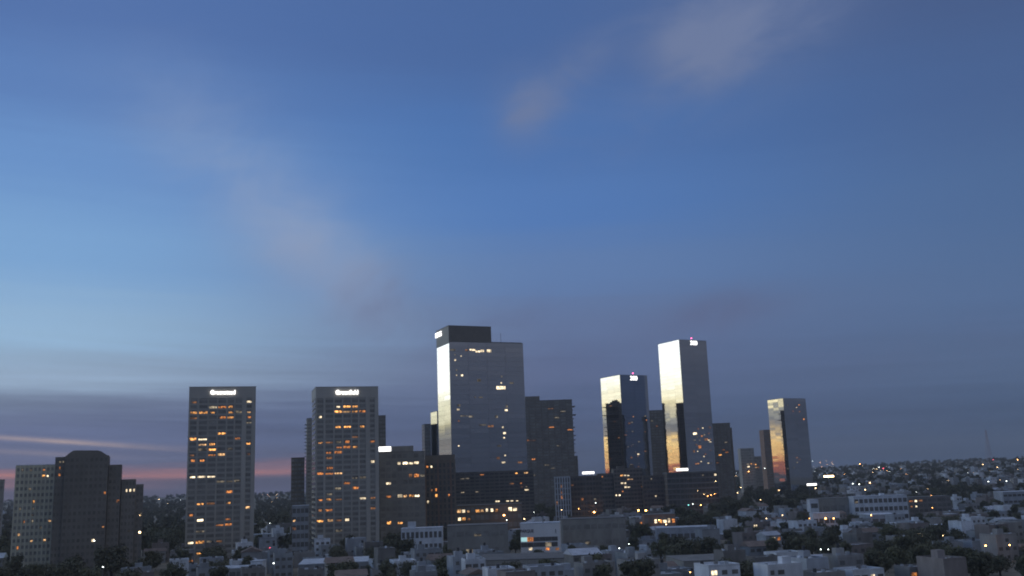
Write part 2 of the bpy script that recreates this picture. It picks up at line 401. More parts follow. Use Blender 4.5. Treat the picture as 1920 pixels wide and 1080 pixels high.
def occ(Y, u0, u1, v0, v1):
    OCC.append((Y, u0, u1, v0, v1)); q = P((u0+u1)/2, v0, Y)
    HIDE.append((Y, u0-2, u1+2, v0, proj((q.x, Y, ground_z(q.x, Y)))[1]))
def foot(t, rz, W, D, clear=6.0): FOOT.append((t.location.x, t.location.y, rz, W, D, clear))
def zc(rows, k, ou, ov): return [(ou + a/k, ou + b/k, ov + v/k, m) for a, b, v, m in rows]

H_, W_, D_, F_, B_ = 'lit_hot', 'lit_warm', 'lit_dim', 'lit_faint', 'lit_white'
# ------------------------------------------------------------------ twin office towers
def twin(label, u0, u1, vt, Y, rz, side_u, lit, sign, sign_u, sign_v, sign_w):
    p = P(u0, vt, Y); g = ground_z(p.x, Y); Hh = p.z - g
    t = thing('office_tower', label, 'tower', (p.x, Y, g), rz, 'matching twin office towers with illuminated roof signs')
    d = Vector((math.cos(rz), math.sin(rz), 0)); Wd = fit_len(p, d, u1); Dp = 30.0
    box(t, 'core', .3, Wd-.3, .3, Dp, 0, Hh-.6, 'tower_band')
    crown_h = 6.6
    box(t, 'parapet', 0, Wd, 0, Dp+.2, Hh-crown_h, Hh, 'tower_stone')
    box(t, 'coping', -.1, Wd+.1, -.1, Dp+.3, Hh, Hh+.25, 'dark grey')
    floors = 29; z0, z1 = 2.0, Hh-crown_h-.6; fh = (z1-z0)/floors
    k = Wd/375.0
    bays = [(a*k, b*k) for a, b in ((10, 46), (58, 104), (112, 156), (164, 208), (216, 252), (260, 296), (324, 352))]
    edges = [0] + [(bays[i][1]+bays[i+1][0])/2 for i in range(6)] + [Wd]
    hw = [.55, .62, .42, .42, .42, .42, 1.35, .8]
    for i, e in enumerate(edges):        # stone piers between the bays, wider before the last one
        a, b = e-hw[i], e+hw[i]
        if i == 0: a, b = 0, bays[0][0]-.1
        if i == 7: a, b = bays[6][1]+.1, Wd
        if i == 6: a, b = bays[5][1]+.15, bays[6][0]-.15
        box(t, 'pier', a, b, -.25, .3, 0, Hh-crown_h-.01, 'tower_stone')
    for j in range(floors):
        box(t, 'spandrel', .5, Wd-.5, -.04, .29, z0+fh*j-.32, z0+fh*j+.62, 'tower_band')
    pane_grid(t, rz, 0, Wd, z0, z1, floors, bays, 'dim_glass', lit, gap=.05, hfrac=.56, y=.18, thick=.1)
    if side_u:                           # the narrow flank that shows on one side
        for j in range(floors):
            box(t, 'side_window', -.05, .28, 2.2, 11.0, z0+fh*j+1.0, z0+fh*j+2.6, 'dark_glass')
            box(t, 'side_window', -.05, .28, 13.0, 26.0, z0+fh*j+1.0, z0+fh*j+2.6, 'dark_glass')
    x, _, z = face_point(t.location, rz, 'front', sign_u, sign_v)
    me = text_mesh('sign', sign, 3.2, 'sign_white')
    xs_ = [q.co.x for q in me.vertices]; want = sign_w*Y/F_PX; sc = want/(max(xs_)-min(xs_))
    s = link('sign', me, t, (x, -.5, z), (math.pi/2, 0, 0), (sc, 1.15*sc, 1)); s['label'] = 'white illuminated lettering reading ' + sign
    foot(t, rz, Wd, Dp, 14); occ(Y, u0, u1, vt, 1010)
    return t
litA = zc([(120,128,155,D_),(430,460,155,H_),(220,255,187,H_),(262,305,187,W_),(325,350,187,H_),(118,145,222,H_),(170,205,222,H_),(220,250,222,H_),(325,345,224,W_),(365,390,224,D_),(430,452,215,H_),
 (115,140,250,W_),(265,340,250,W_),(435,455,252,D_),(435,450,290,D_),(285,320,325,W_),(110,165,355,W_),(185,210,355,H_),(370,378,358,D_),(185,195,398,W_),(215,270,395,W_),(440,455,390,W_),(175,195,432,D_),(225,270,432,H_),(328,338,432,D_),
 (108,140,460,W_),(210,285,463,W_),(435,450,457,W_),(108,190,492,W_),(100,190,565,H_),(208,245,565,H_),(255,390,600,F_),(322,332,672,W_),(160,185,742,W_),(240,260,737,W_),(322,335,735,W_),(105,120,775,W_),(415,440,768,H_),
 (160,185,812,H_),(315,325,805,D_),(255,290,843,W_),(312,328,843,W_),(150,170,875,D_),(95,175,955,H_),(205,285,952,D_),(80,160,992,H_)], 3.0, 320, 700)
litB = zc([(298,320,187,H_),(330,350,187,W_),(395,425,185,H_),(298,330,221,W_),(355,380,217,H_),(395,425,217,H_),(430,460,217,W_),(202,230,245,H_),(310,365,310,W_),(428,465,310,H_),(403,410,342,D_),(210,230,372,W_),(260,375,376,D_),(500,522,377,W_),
 (300,375,410,W_),(395,425,408,W_),(262,330,440,W_),(275,285,475,D_),(277,285,516,D_),(500,520,508,H_),(203,235,546,W_),(255,265,546,D_),(292,350,547,W_),(380,460,588,F_),(310,325,630,D_),(360,375,626,W_),(408,425,650,D_),(265,275,665,F_),
 (210,235,716,W_),(265,285,717,W_),(300,325,717,W_),(428,452,714,H_),(500,520,710,D_),(205,220,750,W_),(258,290,748,W_),(505,520,772,D_),(210,245,818,H_),(258,285,818,W_),(300,325,818,D_),(365,400,815,H_),(310,322,890,D_),(208,285,958,W_)], 3.0, 530, 700)
twin('left twin office tower, grey piers and scattered orange lit windows, standing clear of the others', 355, 480, 726, 580.0, math.radians(16.6), False, litA, 'Greenstead', 418, 736, 45)
twin('right twin office tower with orange lit windows, balcony tower behind its left edge', 592, 709, 726, 595.0, math.radians(16.4), True, litB, 'Greenfield', 650.5, 736, 42)

# ------------------------------------------------------------------ mirror-glass towers
def glass_tower(label, u, vt, Y, deg, uL, uR, floors, cols_front, cols_left, name='glass_tower', ztop_off=0.0, clear=8.0, group=None, occ_u=None, W=None, D=None):
    rz = math.radians(deg); p = P(u, vt, Y); g = ground_z(p.x, Y); Hh = p.z-g
    t = thing(name, label, 'tower', (p.x, Y, g), rz, group)
    ex = Vector((math.cos(rz), math.sin(rz), 0)); ey = Vector((-math.sin(rz), math.cos(rz), 0))
    Wd = W or fit_len(p, ex, uR); Dp = D or fit_len(p, ey, uL)
    box(t, 'core', .25, Wd, .25, Dp, 0, Hh-.15, 'core')
    fh = Hh/floors; rg = random.Random(u)
    def jig(): return rg.gauss(0, .0022)
    for j in range(floors):
        za, zb = j*fh+.07, (j+1)*fh-.01
        for i in range(cols_front):
            a, b = Wd*i/cols_front+.06, Wd*(i+1)/cols_front-.06
            box(t, 'glass_panel', a, b, 0, .2, za, zb, rg.choice(('mirror', 'mirror_b')), (jig(), 0, jig()*.5))
        for i in range(cols_left):
            a, b = Dp*i/cols_left+.06, Dp*(i+1)/cols_left-.06
            box(t, 'glass_panel', 0, .2, a, b, za, zb, rg.choice(('mirror', 'mirror_b')), (0, jig(), jig()*.5))
        box(t, 'glass_panel', Wd-.01, Wd+.2, .06, Dp-.06, za, zb, 'mirror', (0, jig(), 0))
        box(t, 'glass_panel', .06, Wd-.06, Dp-.01, Dp+.2, za, zb, 'mirror_b', (jig(), 0, 0))
    box(t, 'corner_post', -.12, .05, -.12, .05, 0, Hh, 'crown')
    box(t, 'roof_edge', -.1, Wd+.3, -.1, Dp+.3, Hh+.005, Hh+.35, 'crown')
    foot(t, rz, Wd, Dp, clear); occ(Y, (uL or u), (uR or u), vt, 890)
    return t, rz, Wd, Dp, Hh

# central tower: a tall block with a dark crown and a lower wing to the right
tC, rC_, WC, DC, HC = glass_tower('tallest central mirror glass tower with dark box crown and glowing left face', 842, 641, 850.0, 23.5, 815, 980, 38, 4, 2, D=33.0)
Wcr = fit_len(P(842, 611, 850), Vector((math.cos(rC_), math.sin(rC_), 0)), 921)
Hcr = P(842, 611, 850).z - tC.location.z
Hw = HC
cr = box(tC, 'crown', -.05, Wcr, -.3, DC+.1, HC+.36, Hcr, 'crown_dark')
box(tC, 'crown_side', -.35, -.06, -.3, DC+.1, HC-1.0, Hcr, 'crown')
box(tC, 'crown_coping', -.5, Wcr+.2, -.5, DC+.3, Hcr+.01, Hcr+.5, 'dark grey')
box(tC, 'roof_wall', Wcr+1, WC, 2, DC, HC+.36, HC+1.2, 'crown_dark')
me = text_mesh('sign', 'KPMG', 6.0, 'sign_white', .2)
sx, sy, sz = face_point(tC.location, rC_, 'left', 823.5, 628)
s = link('sign', me, tC, (-.8, sy, sz), (math.pi/2, 0, -math.pi/2), (1.05, 1.0, 1)); s['label'] = 'white illuminated company lettering on the crown'
mx, my, mz = face_point(tC.location, rC_, 'front', 946, 648)
box(tC, 'antenna', mx-.12, mx+.12, 8, 8.24, HC, HC+10.5, 'steel')
for (u, v, w, h, m) in [(849,656,10,3,F_),(875,656.5,6,3,D_),(886,656,11,3,B_),(896,659,9,3,B_),(904,658,7,4,B_),(917,658,9,5,B_),(853,665,1.5,2,F_),(864.5,667.5,2,2,B_),(853.5,675,3,3,B_),(856,694,2,3,F_),(866,704,4,3,B_),(856,703.5,2,2,B_),
    (940.5,706,2,3,F_),(940,718,2.5,2.5,B_),(935,727,9,6,'lit_white'),(943.5,727,9,6,'lit_white'),(959,718,8,3,F_),(898,713,7,5,F_),(891,745,3,2.5,F_),(901,745,8,2.5,F_),(859,768,5,3,B_),(860,760,6,4,F_),(949,769,5,3,B_),(950,762,4,4,F_),(860,789,3,2.5,W_),(870,780,14,2,F_),(883,781,9,3,F_),
    (931,781,5,5,F_),(905,797,14,2.5,F_),(920,799,11,3.5,D_),(943,801,3,3,B_),(946,812,5,3.5,B_),(945,821,3,2.5,B_),(860,836,2,2,B_),(936,836,8,3,F_),(947,854,3,2.5,B_),(934,859,6,5,D_),(944,867,7,3,B_),(975,867,9,3,D_)]:
    lit_spot(tC, rC_, 'front', u, v, w, h, m)

tA, *_ = glass_tower('narrow mirror glass annex tucked behind the left edge of the tallest tower', 819.5, 771, 897.0, 23.5, 807.5, None, 26, 1, 1, name='glass_annex', W=8.0)

def sign380(t, rz, u, v, w, label):
    x, y, z = face_point(t.location, rz, 'front', u, v)
    me = text_mesh('sign', '380', 7.2, 'sign_white', .2); xs_ = [q.co.x for q in me.vertices]
    sc = w*t.location.y/F_PX/math.cos(rz-.17)/(max(xs_)-min(xs_))
    s = link('sign', me, t, (x, -.45, z), (math.pi/2, 0, 0), (sc, sc, 1)); s['label'] = label
def beacon(t, x, y, z):
    box(t, 'beacon_post', x-.1, x+.1, y-.1, y+.1, z, z+1.6, 'steel')
    b = link('beacon', cyl_mesh('beacon', 'beacon', 8, .75, .6, 1.2), t, (x, y, z+1.6))
GG = 'mirror glass towers with white number signs'
DEG1, DEG2, DEG3 = 29.0, 30.0, 29.0
t2, r2, W2, D2, H2 = glass_tower('shorter mirror tower with white number sign, dark reflection filling its sunset face', 1162, 703, 1155.0, DEG2, 1126, 1213, 40, 2, 3, group=GG)
sign380(t2, r2, 1188, 709.5, 15, 'white illuminated number sign'); beacon(t2, W2*.5, 1.0, H2+.35)
t1, r1, W1, D1, H1 = glass_tower('tall slim mirror tower with white number sign and white to orange sunset face', 1273, 637, 1100.0, DEG1, 1234, 1324, 48, 2, 3, group=GG)
sign380(t1, r1, 1300.5, 643.5, 15, 'white illuminated number sign'); beacon(t1, W1*.48, 1.0, H1+.35)
t3, r3, W3, D3, H3 = glass_tower('rightmost and smallest mirror tower, without any sign, sunset on its left face', 1468, 747, 1400.0, DEG3, 1439, 1510, 34, 2, 3)
rr = random.Random(5)
for (t, rz, u0, u1, v0, v1, n) in ((t2, r2, 1172, 1212, 770, 880, 22), (t1, r1, 1294, 1334, 800, 870, 26), (t3, r3, 1476, 1512, 755, 800, 6), (t3, r3, 1476, 1514, 855, 880, 5)):
    for _ in range(n):
        lit_spot(t, rz, 'front', rr.uniform(u0, u1), rr.uniform(v0, v1), rr.uniform(1.2, 5), rr.uniform(1.2, 2.6), rr.choice((F_, F_, D_, D_, W_, B_)))
for (u, v, w, h, m) in ((1303, 813, 8, 4, B_), (1312, 838, 6, 5, W_), (1301, 846, 4, 4, D_), (1323, 824, 5, 4, D_)): lit_spot(t1, r1, 'front', u, v, w, h, m)

# ------------------------------------------------------------------ plain blocks with floors of windows
DARKW = ('dark_stone', 'brown', 'ribbed', 'slate', 'red_brown')
def block(name, label, cat, u0, u1, vt, Y, D, floors, nb, wall, glass='dark_glass', deg=0.0, lit=(), gapf=.2, hfrac=.55, zfrac=1.0, side=0, clear=6.0, occ_v=None, coping=True, slabs=None, group=None, zbase=0.0):
    if wall in DARKW and glass == 'dark_glass': glass = 'dim_glass'
    rz = math.radians(deg); p = P(u0, vt, Y); g = ground_z(p.x, Y) - .3; Hh = p.z-g
    t = thing(name, label, cat, (p.x, Y, g), rz, group)
    Wd = fit_len(p, Vector((math.cos(rz), math.sin(rz), 0)), u1)
    box(t, 'wall', 0, Wd, 0, D, 0, Hh-.3, wall)
    if coping: box(t, 'roof', -.15, Wd+.15, -.15, D+.15, Hh-.29, Hh, 'roof_pale' if wall in ('white', 'bright_white', 'pale grey', 'grey', 'cream', 'tan') else 'dark grey')
    z1 = Hh-.9; z0 = max(.8, z1*(1-zfrac)); fh = (z1-z0)/max(floors, 1)
    if floors and nb:
        bw = Wd/nb; bays = [(i*bw + bw*gapf*.5, (i+1)*bw - bw*gapf*.5) for i in range(nb)]
        pane_grid(t, rz, 0, Wd, z0, z1, floors, bays, glass, lit, gap=0, hfrac=hfrac, y=-.03, thick=.08)
        if side:
            bays = [(i*D/side + .4, (i+1)*D/side - .4) for i in range(side)]
            pane_grid(t, rz, 0, D, z0, z1, floors, bays, glass, (), gap=0, hfrac=hfrac, y=-.03, thick=.08, face='left')
    if slabs:
        for j in range(floors+1):
            zz = z0 + fh*j; box(t, 'floor_slab', -slabs[0], Wd+slabs[1], -slabs[2], D+.1, zz-.22, zz+.22, slabs[3]) if len(slabs) == 4 else box(t, 'floor_slab', -slabs[0], Wd+slabs[1], -slabs[2], D+slabs[4]*(.5+.5*(j % 3)), zz-.22, zz+.22, slabs[3])
    foot(t, rz, Wd, D, clear); occ(Y, u0, u1, vt, occ_v or (vt+proj((p.x, Y, g))[1])/2)
    return t, rz, Wd, Hh

# left group
def zl(rows): return [(a/3.6-1.5, a/3.6+1.5, 780+v/3.6, m) for a, v, m in rows]
t, rz, Wd, Hh = block('apartment_building', 'cream ribbed apartment building with small yellow windows at far left', 'building', 31, 103, 872, 490.0, 20, 17, 9, 'cream', 'cream_glass', deg=21, lit=zl([(155,365,F_),(215,365,F_),(308,365,D_),(285,405,H_),(323,405,H_),(240,405,F_),(215,490,F_),(215,555,H_),(215,605,D_),(217,670,D_),(150,715,W_),(208,715,D_),(335,715,W_),(275,757,F_),(128,795,H_),(217,843,H_),(290,848,H_),(120,877,D_),(130,600,F_)]), gapf=.42, hfrac=.5, occ_v=1020)
for i in range(10): box(t, 'rib', i*Wd/9-.28, i*Wd/9+.28, -.45, -.001, 0, Hh-.31, 'cream_rib')
# dark stepped apartment block: wings of different height, the middle with a rounded roof
p = P(104, 857, 470.0); g0 = -.3; RZD = math.radians(20.8)
t = thing('apartment_block', 'large dark stepped apartment block with rounded roof, beside the cream building', 'building', (p.x, 470.0, g0), RZD)
def xz(u, v): q = face_point((p.x, 470.0, g0), RZD, 'front', u, v); return q[0], q[2]
def wing(u0, u1, v, y0, y1, nb, lit=()):
    x0, h = xz(u0, v); x1, _ = xz(u1, v)
    box(t, 'wall', x0, x1, y0, y1, 0, h, 'dark_stone')
    bw = (x1-x0)/nb; fl = int(h/3.05)
    pane_grid(t, RZD, x0, x1, .6, h-.5, fl, [(x0+i*bw+bw*.22, x0+(i+1)*bw-bw*.22) for i in range(nb)], 'block_glass', lit, gap=0, hfrac=.5, y=y0-.03, thick=.08)
wing(104, 122.5, 857, 0, 22, 3, zl([(417,290,F_),(405,402,W_),(396,350,D_)]))
wing(122.7, 204, 855.5, -1.2, 24, 9, zl([(730,515,W_),(640,845,B_),(700,752,D_)]))
wing(204.2, 228, 871.5, .4, 22, 3, zl([(820,580,D_)]))
wing(228.2, 255, 899, 1.2, 20, 4, zl([(862,497,'lit_white'),(900,495,'lit_white'),(880,495,'lit_white'),(875,770,D_)]))
wing(255.2, 269.5, 908, 2.2, 18, 2, zl([(950,672,F_)]))
a, b = xz(122.7, 855.5)[0], xz(204, 855.5)[0]
poly = [(xz(u, v)[0], xz(u, v)[1]) for u, v in ((123, 855.8), (131, 849.2), (137, 845.6), (141, 844.6), (184, 844.6), (190, 846.4), (203.6, 855.2))]
link('roof', prism('roof', list(reversed(poly)), -1.2, 20, 'dark_stone'), t)
foot(t, RZD, xz(269, 908)[0], 24, 10); occ(470, 104, 269, 857, 1020)
block('apartment_building', 'dark building cut by the left edge of the picture', 'building', -30, 7, 900, 700.0, 18, 16, 6, 'slate', deg=25)
# around the twin towers
block('apartment_slab', 'dark slab building left of the right twin tower', 'building', 546, 571, 858, 700.0, 16, 20, 4, 'brown', deg=12, lit=[(556, 559, 968, W_)])
tb, rzb, Wb, Hb = block('balcony_tower', 'slim residential tower with stacked balconies behind right twin tower', 'tower', 576, 600, 784, 690.0, 18, 34, 3, 'slate', deg=14)
for j in range(33):
    zz = 4 + j*(Hb-6)/33
    b = box(tb, 'balcony', -1.6, -.02, 1.0, 9.0, zz, zz+.35, 'pale grey')
block('residential_tower', 'dark tower peeking out behind right edge of right twin tower', 'tower', 700, 723, 779, 690.0, 16, 30, 4, 'dark_stone', deg=9)
block('apartment_building', 'pale low apartment building at the foot of right twin tower, left side', 'building', 548, 579, 948, 560.0, 12, 6, 4, 'grey', deg=11, lit=[(553, 555, 967, W_), (551, 553, 985, D_)], clear=25)
t, rz, Wd, Hh = block('office_building', 'wide dark office building with bright window rows right of the twin towers', 'building', 712, 796, 848, 640.0, 26, 14, 8, 'slate', 'dark_glass', deg=6.0,
    lit=[(746, 757, 872, B_), (760, 775, 872, 'lit_white'), (775, 781, 871, B_), (762, 790, 886, D_), (744, 758, 924, 'lit_white'), (760, 776, 926, H_), (777, 790, 923, 'lit_white'), (731, 734, 900, B_), (728, 731, 928, D_), (731, 733, 980, W_), (753, 757, 978, W_)], hfrac=.62, gapf=.18)
xa, ya, za = face_point(t.location, rz, 'front', 720.5, 842); k = 640/F_PX
box(t, 'sign_board', xa-4.3, xa+4.3, -.4, -.05, za-1.5, za+1.5, 'sign_white')
box(t, 'sign_mount', xa-5, xa+5, -.04, 3, za-2.0, za+1.7, 'dark grey')
x0, _, z0 = face_point(t.location, rz, 'front', 735, 836); x1, _, _ = face_point(t.location, rz, 'front', 775, 836)
box(t, 'penthouse', x0, x1, 8, 18, Hh, z0, 'slate')
t, rz, Wd, Hh = block('office_building', 'brown pier-fronted building at the foot of the tallest glass tower', 'building', 797, 852, 854, 665.0, 24, 0, 0, 'brown', deg=3)
fl = 13
pane_grid(t, rz, 0, Wd, 2, Hh-5, fl, [(i*Wd/7+.7, (i+1)*Wd/7-.7) for i in range(7)], 'dark_glass', [(800, 806, 864, D_), (811, 814, 867, B_), (812, 818, 913, D_), (802, 806, 938, B_), (815, 817, 926, W_), (842, 846, 924, D_)], gap=0, hfrac=.7, y=-.03, thick=.08)
for i in range(8): box(t, 'pier', i*Wd/7-.45, i*Wd/7+.45, -.8, -.001, 0, Hh-3.2, 'red_brown' if i % 3 == 0 else 'brown')
block('residential_tower', 'narrow dark tower left of the tallest glass tower', 'tower', 796, 807.5, 795, 905.0, 14, 30, 3, 'dark_stone', deg=16, side=3)
# at the foot of the central tower
block('office_building', 'dark lower office block before the tallest tower with scattered lit rooms', 'building', 853, 1000, 886, 790.0, 20, 17, 16, 'podium', 'podium_glass', lit=[(905,910,875,D_),(968,972,877,H_),(982,988,879,H_),(862,864,895,F_),(873,877,893,F_),(957,962,907,W_),(978,985,910,'lit_warm'),(980,990,912,D_),(862,865,918,B_),(895,898,920,F_),(933,940,938.5,B_),(945,952,938.5,B_),(958,968,938.5,B_),(985,988,922,B_)], hfrac=.5)
block('shop_building', 'low building with row of warm lit windows before the tallest tower', 'building', 856, 978, 948, 700.0, 16, 4, 14, 'brown', lit=[(860,866,958,H_),(871,877,958,H_),(893,906,957,'lit_hot'),(911,922,957,'lit_white'),(925,932,957,H_),(958,968,957,'lit_white'),(862,866,968,'lit_white'),(871,881,968,W_)], hfrac=.6, clear=12)
# ribbed block and its neighbours on the right
tr, rzr, Wr, Hr = block('ribbed_tower', 'broad dark tower with horizontal ribs right of the tallest glass tower', 'tower', 968, 1072, 752, 1116.0, 43, 36, 9, 'ribbed', deg=2.5,
    lit=[(991,993,823,D_),(995,998,823,W_),(1000,1003,823,D_),(1064,1066,806,W_),(1004,1006,857,W_),(1030,1033,765,D_),(1052,1054,770,F_),(1036,1040,800,D_),(1041,1043,785,F_),(1028,1034,872,D_),(1036,1040,875,F_),(1003,1005,890,D_),(1048,1052,836,F_)], hfrac=.5, slabs=(.6, .6, .7, 'ribbed_slab', 1.4))
x0, _, z0 = face_point(tr.location, rzr, 'front', 985, 743); x1, _, _ = face_point(tr.location, rzr, 'front', 1012, 743)
box(tr, 'penthouse', x0, x1, 4, 16, Hr, z0, 'ribbed')
def back_tower(label, xa, xb, y, D, ztop, floors):
    t = thing('residential_tower', label, 'tower', (xa, y, ground_z(xa, y)-.3), 0.0)
    h = ztop - t.location.z; box(t, 'wall', 0, xb-xa, 0, D, 0, h, 'ribbed')
    for j in range(1, floors):
        z = h*j/floors; e = 2.6*(.4+.6*((j*7) % 3)/2) + (2.2 if j in (floors-1, floors-3, floors-8) else 0)
        box(t, 'balcony', -.8, xb-xa+e, -.8, D+e, z-.25, z+.25, 'ribbed_slab')
        for i in range(4): box(t, 'window', xb-xa-.02, xb-xa+.05, D*(i+.2)/4, D*(i+.8)/4, z+.9, z+2.3, 'lit_dim' if (i*5+j*3) % 17 == 0 else 'dark_glass')
    for i in range(3): box(t, 'roof_plant', (xb-xa)*(.2+.3*i), (xb-xa)*(.32+.3*i), D*.3, D*.7, h, h+(2.5, 4, 1.8)[i], 'ribbed')
    foot(t, 0, xb-xa, D, 2)
back_tower('dark balcony tower mirrored in the sunset face of the shorter numbered tower', 47, 67, 1184.0, 17.5, 130.0, 26)
back_tower('dark balcony tower mirrored in the sunset face of the smallest mirror tower', 244, 274, 1414.0, 24, 131.0, 26)
block('residential_tower', 'lower dark wing beside the ribbed tower', 'building', 1074.5, 1083, 855, 1130.0, 20, 20, 3, 'ribbed')
block('residential_tower', 'dark tower between the two numbered mirror towers', 'tower', 1205, 1246, 770, 1290.0, 26, 34, 6, 'ribbed', lit=[(1219,1221,790,D_),(1226,1229,800,D_),(1222,1226,786,F_)], slabs=(.5, .5, .6, 'ribbed'))
tt, rzt, Wt, Ht = block('residential_tower', 'dark tower with sloping right edge beside the tallest numbered mirror tower', 'tower', 1330, 1368, 794, 1235.0, 24, 32, 6, 'brown', lit=[(1352,1356,842,D_),(1358,1360,830,F_),(1348,1352,852,W_),(1344,1347,865,D_),(1360,1364,846,D_)], slabs=(.8, .8, .9, 'ribbed_slab'))
box(tt, 'flank', Wt+.81, Wt+2.6, 2, 20, 0, Ht-6, 'brown')
block('apartment_building', 'distant stepped dark building right of the numbered mirror towers', 'building', 1388, 1413, 841, 1600.0, 20, 16, 5, 'slate', lit=[(1400,1404,868,H_),(1412,1413,868,W_),(1404,1406,873,H_),(1408,1412,870,W_),(1390,1392,876,D_)])
block('apartment_building', 'distant low dark building stepping down beside the stepped one', 'building', 1413.5, 1427, 856, 1610.0, 20, 12, 3, 'slate', lit=[(1414,1418,869,H_),(1418,1421,873,W_)])
block('residential_tower', 'reddish brown tower just left of the smallest mirror tower', 'tower', 1431, 1444, 806, 1475.0, 18, 26, 3, 'red_brown', deg=6)
# podiums and mid-distance offices
t, rz, Wd, Hh = block('office_building', 'small pale office building with white vertical stripes and dim red windows', 'building', 1040, 1068, 894, 800.0, 16, 9, 6, 'pale grey', lit=[(1050,1053,909,W_),(1051,1054,923,W_),(1051,1053,932,D_),(1044,1047,939,D_)], hfrac=.75, gapf=.45, clear=20)
for i in range(7): box(t, 'stripe', i*Wd/6-.3, i*Wd/6+.3, -.35, -.001, 0, Hh-.31, 'white')
block('office_building', 'grey office block right of the white-striped building', 'building', 1069, 1128, 893, 812.0, 22, 10, 10, 'podium', 'podium_glass', lit=[(1088,1091,936,W_),(1070,1072,905,D_),(1115,1119,938,F_)])
t, rz, Wd, Hh = block('office_building', 'dark podium under the shorter numbered mirror tower with clustered lit windows', 'building', 1150, 1204, 879, 985.0, 24, 12, 9, 'podium', 'podium_glass', lit=[(1163,1166,894,H_),(1173,1177,891,B_),(1180,1184,895,H_),(1165,1171,905,'lit_white'),(1174,1179,911,'lit_white'),(1167,1170,916,W_),(1157,1163,928,'lit_white'),(1203,1205,913,W_)])
box(t, 'plant_room', Wd*.15, Wd*.4, 4, 10, Hh, Hh+2.6, 'podium'); box(t, 'plant_room', Wd*.6, Wd*.75, 6, 12, Hh, Hh+3.4, 'podium')
block('office_building', 'low dark office block left of the podium with clustered lit windows', 'building', 1120, 1149, 888, 990.0, 20, 10, 5, 'podium', 'podium_glass', lit=[(1130,1132,880,D_)])
block('office_building', 'low dark office block between the two numbered towers, one yellow window', 'building', 1205, 1249, 892, 975.0, 20, 9, 7, 'podium', 'podium_glass', lit=[(1226,1232,929,'lit_white'),(1219,1221,898,F_)])
t5, rz5, W5, H5 = block('office_building', 'low banded building under the tall numbered mirror tower', 'building', 1250, 1345, 886, 955.0, 26, 8, 12, 'podium', 'podium_glass', lit=[(1340,1344,892,'lit_white'),(1318,1321,893,F_)], slabs=(.3, .3, .5, 'grey'))

# ------------------------------------------------------------------ lit billboards
def billboard(label, u, v, Y, w, h, m='sign_white', legs=None):
    p = P(u, v, Y); g = ground_z(p.x, Y); k = Y/F_PX; w *= k; h *= k
    base = legs if legs is not None else g
    t = thing('billboard', label, 'billboard', (p.x, Y, base), 0.0, 'lit billboards')
    zc_ = p.z-base
    box(t, 'panel', -w/2, w/2, -.15, 0, zc_-h/2, zc_+h/2, m)
    box(t, 'frame', -w/2-.15, w/2+.15, .001, .3, zc_-h/2-.15, zc_+h/2+.15, 'steel')
    for x in (-w*.3, w*.3): box(t, 'post', x-.15, x+.15, .01, .29, 0, zc_-h/2-.16, 'steel')
    return t
gz = lambda t, h: t.location.z + h
billboard('bright white billboard on the roof beside the white-striped building', 1103, 886.5, 800, 22, 4.2)
billboard('bright white billboard at the foot of the tall numbered mirror tower', 1279, 880.5, 950, 22, 4.5)
billboard('bright white billboard right of the smallest mirror tower, nearer one', 1522, 908.5, 900, 18, 3.6)
billboard('warm yellow billboard right of the smallest mirror tower, farther one', 1554, 893, 1150, 18, 2.6, 'lamp_warm')

# ------------------------------------------------------------------ foreground and hillside buildings placed by hand
t, rz, Wd, Hh = block('office_building', 'white building with dark lettering and two strip windows near bottom centre', 'building', 975, 1049, 981.5, 506.0, 14, 0, 0, 'bright_white', deg=-4, clear=40, occ_v=1035)
for (va, vb, nm) in ((1008, 1013.5, 'strip_window'), (1018, 1024, 'strip_window')):
    x0, _, zb = face_point(t.location, rz, 'front', 977, va); x1, _, za = face_point(t.location, rz, 'front', 1046, vb)
    for i in range(6):
        a, b = x0+(x1-x0)*i/6, x0+(x1-x0)*(i+1)/6-.06
        m = 'dark_glass'
        if va == 1008 and i == 0: m = 'panel_cyan'
        if va == 1008 and i == 1: m = 'lit_warm'
        if va == 1018 and i == 4: m = 'lit_faint'
        box(t, nm, a, b, -.12, -.02, za, zb, m)
for (u, m) in ((995, B_), (1027, W_), (1045, D_)):
    lit_spot(t, rz, 'front', u, 1029, 6, 4, m, 'ground_window', .02)
x, _, z = face_point(t.location, rz, 'front', 988, 996)
me = text_mesh('lettering', 'PARQUE', 2.2, 'ink', .05); xs_ = [q.co.x for q in me.vertices]; sc = 24*506/F_PX/(max(xs_)-min(xs_))
o = link('lettering', me, t, (x, -.08, z), (math.pi/2, 0, 0), (sc, sc*1.15, 1)); o['label'] = 'dark red capital letters'
x, _, z = face_point(t.location, rz, 'front', 1042, 996); box(t, 'lettering', x-.15, x+.15, -.06, -.01, z-1, z+1, 'ink')
x, _, z = face_point(t.location, rz, 'front', 1018, 981); box(t, 'flue', x-.3, x+.3, 2, 2.6, Hh, Hh+3.2, 'grey')
block('warehouse', 'long dark grey building to the right of the white lettered building', 'building', 1054, 1172, 974, 530.0, 22, 2, 9, 'slate', deg=3, clear=30, hfrac=.3, lit=[(1100,1102,1003,F_)])
t, rz, Wd, Hh = block('school_building', 'small white building with a row of windows below the office buildings', 'building', 752, 829, 991, 555.0, 12, 2, 9, 'white', deg=2, clear=35, hfrac=.5, gapf=.35)
x0, _, z0 = face_point(t.location, rz, 'front', 764, 979); x1 = x0+4.2
box(t, 'stair_hut', x0, x1, 2, 6, Hh, z0, 'white')
block('warehouse', 'wide grey flat building just left of the white lettered building', 'building', 838, 952, 986, 498.0, 18, 2, 7, 'slate', deg=1, clear=25, hfrac=.3, lit=[(895,899,1012,D_),(873,876,1030,D_)])
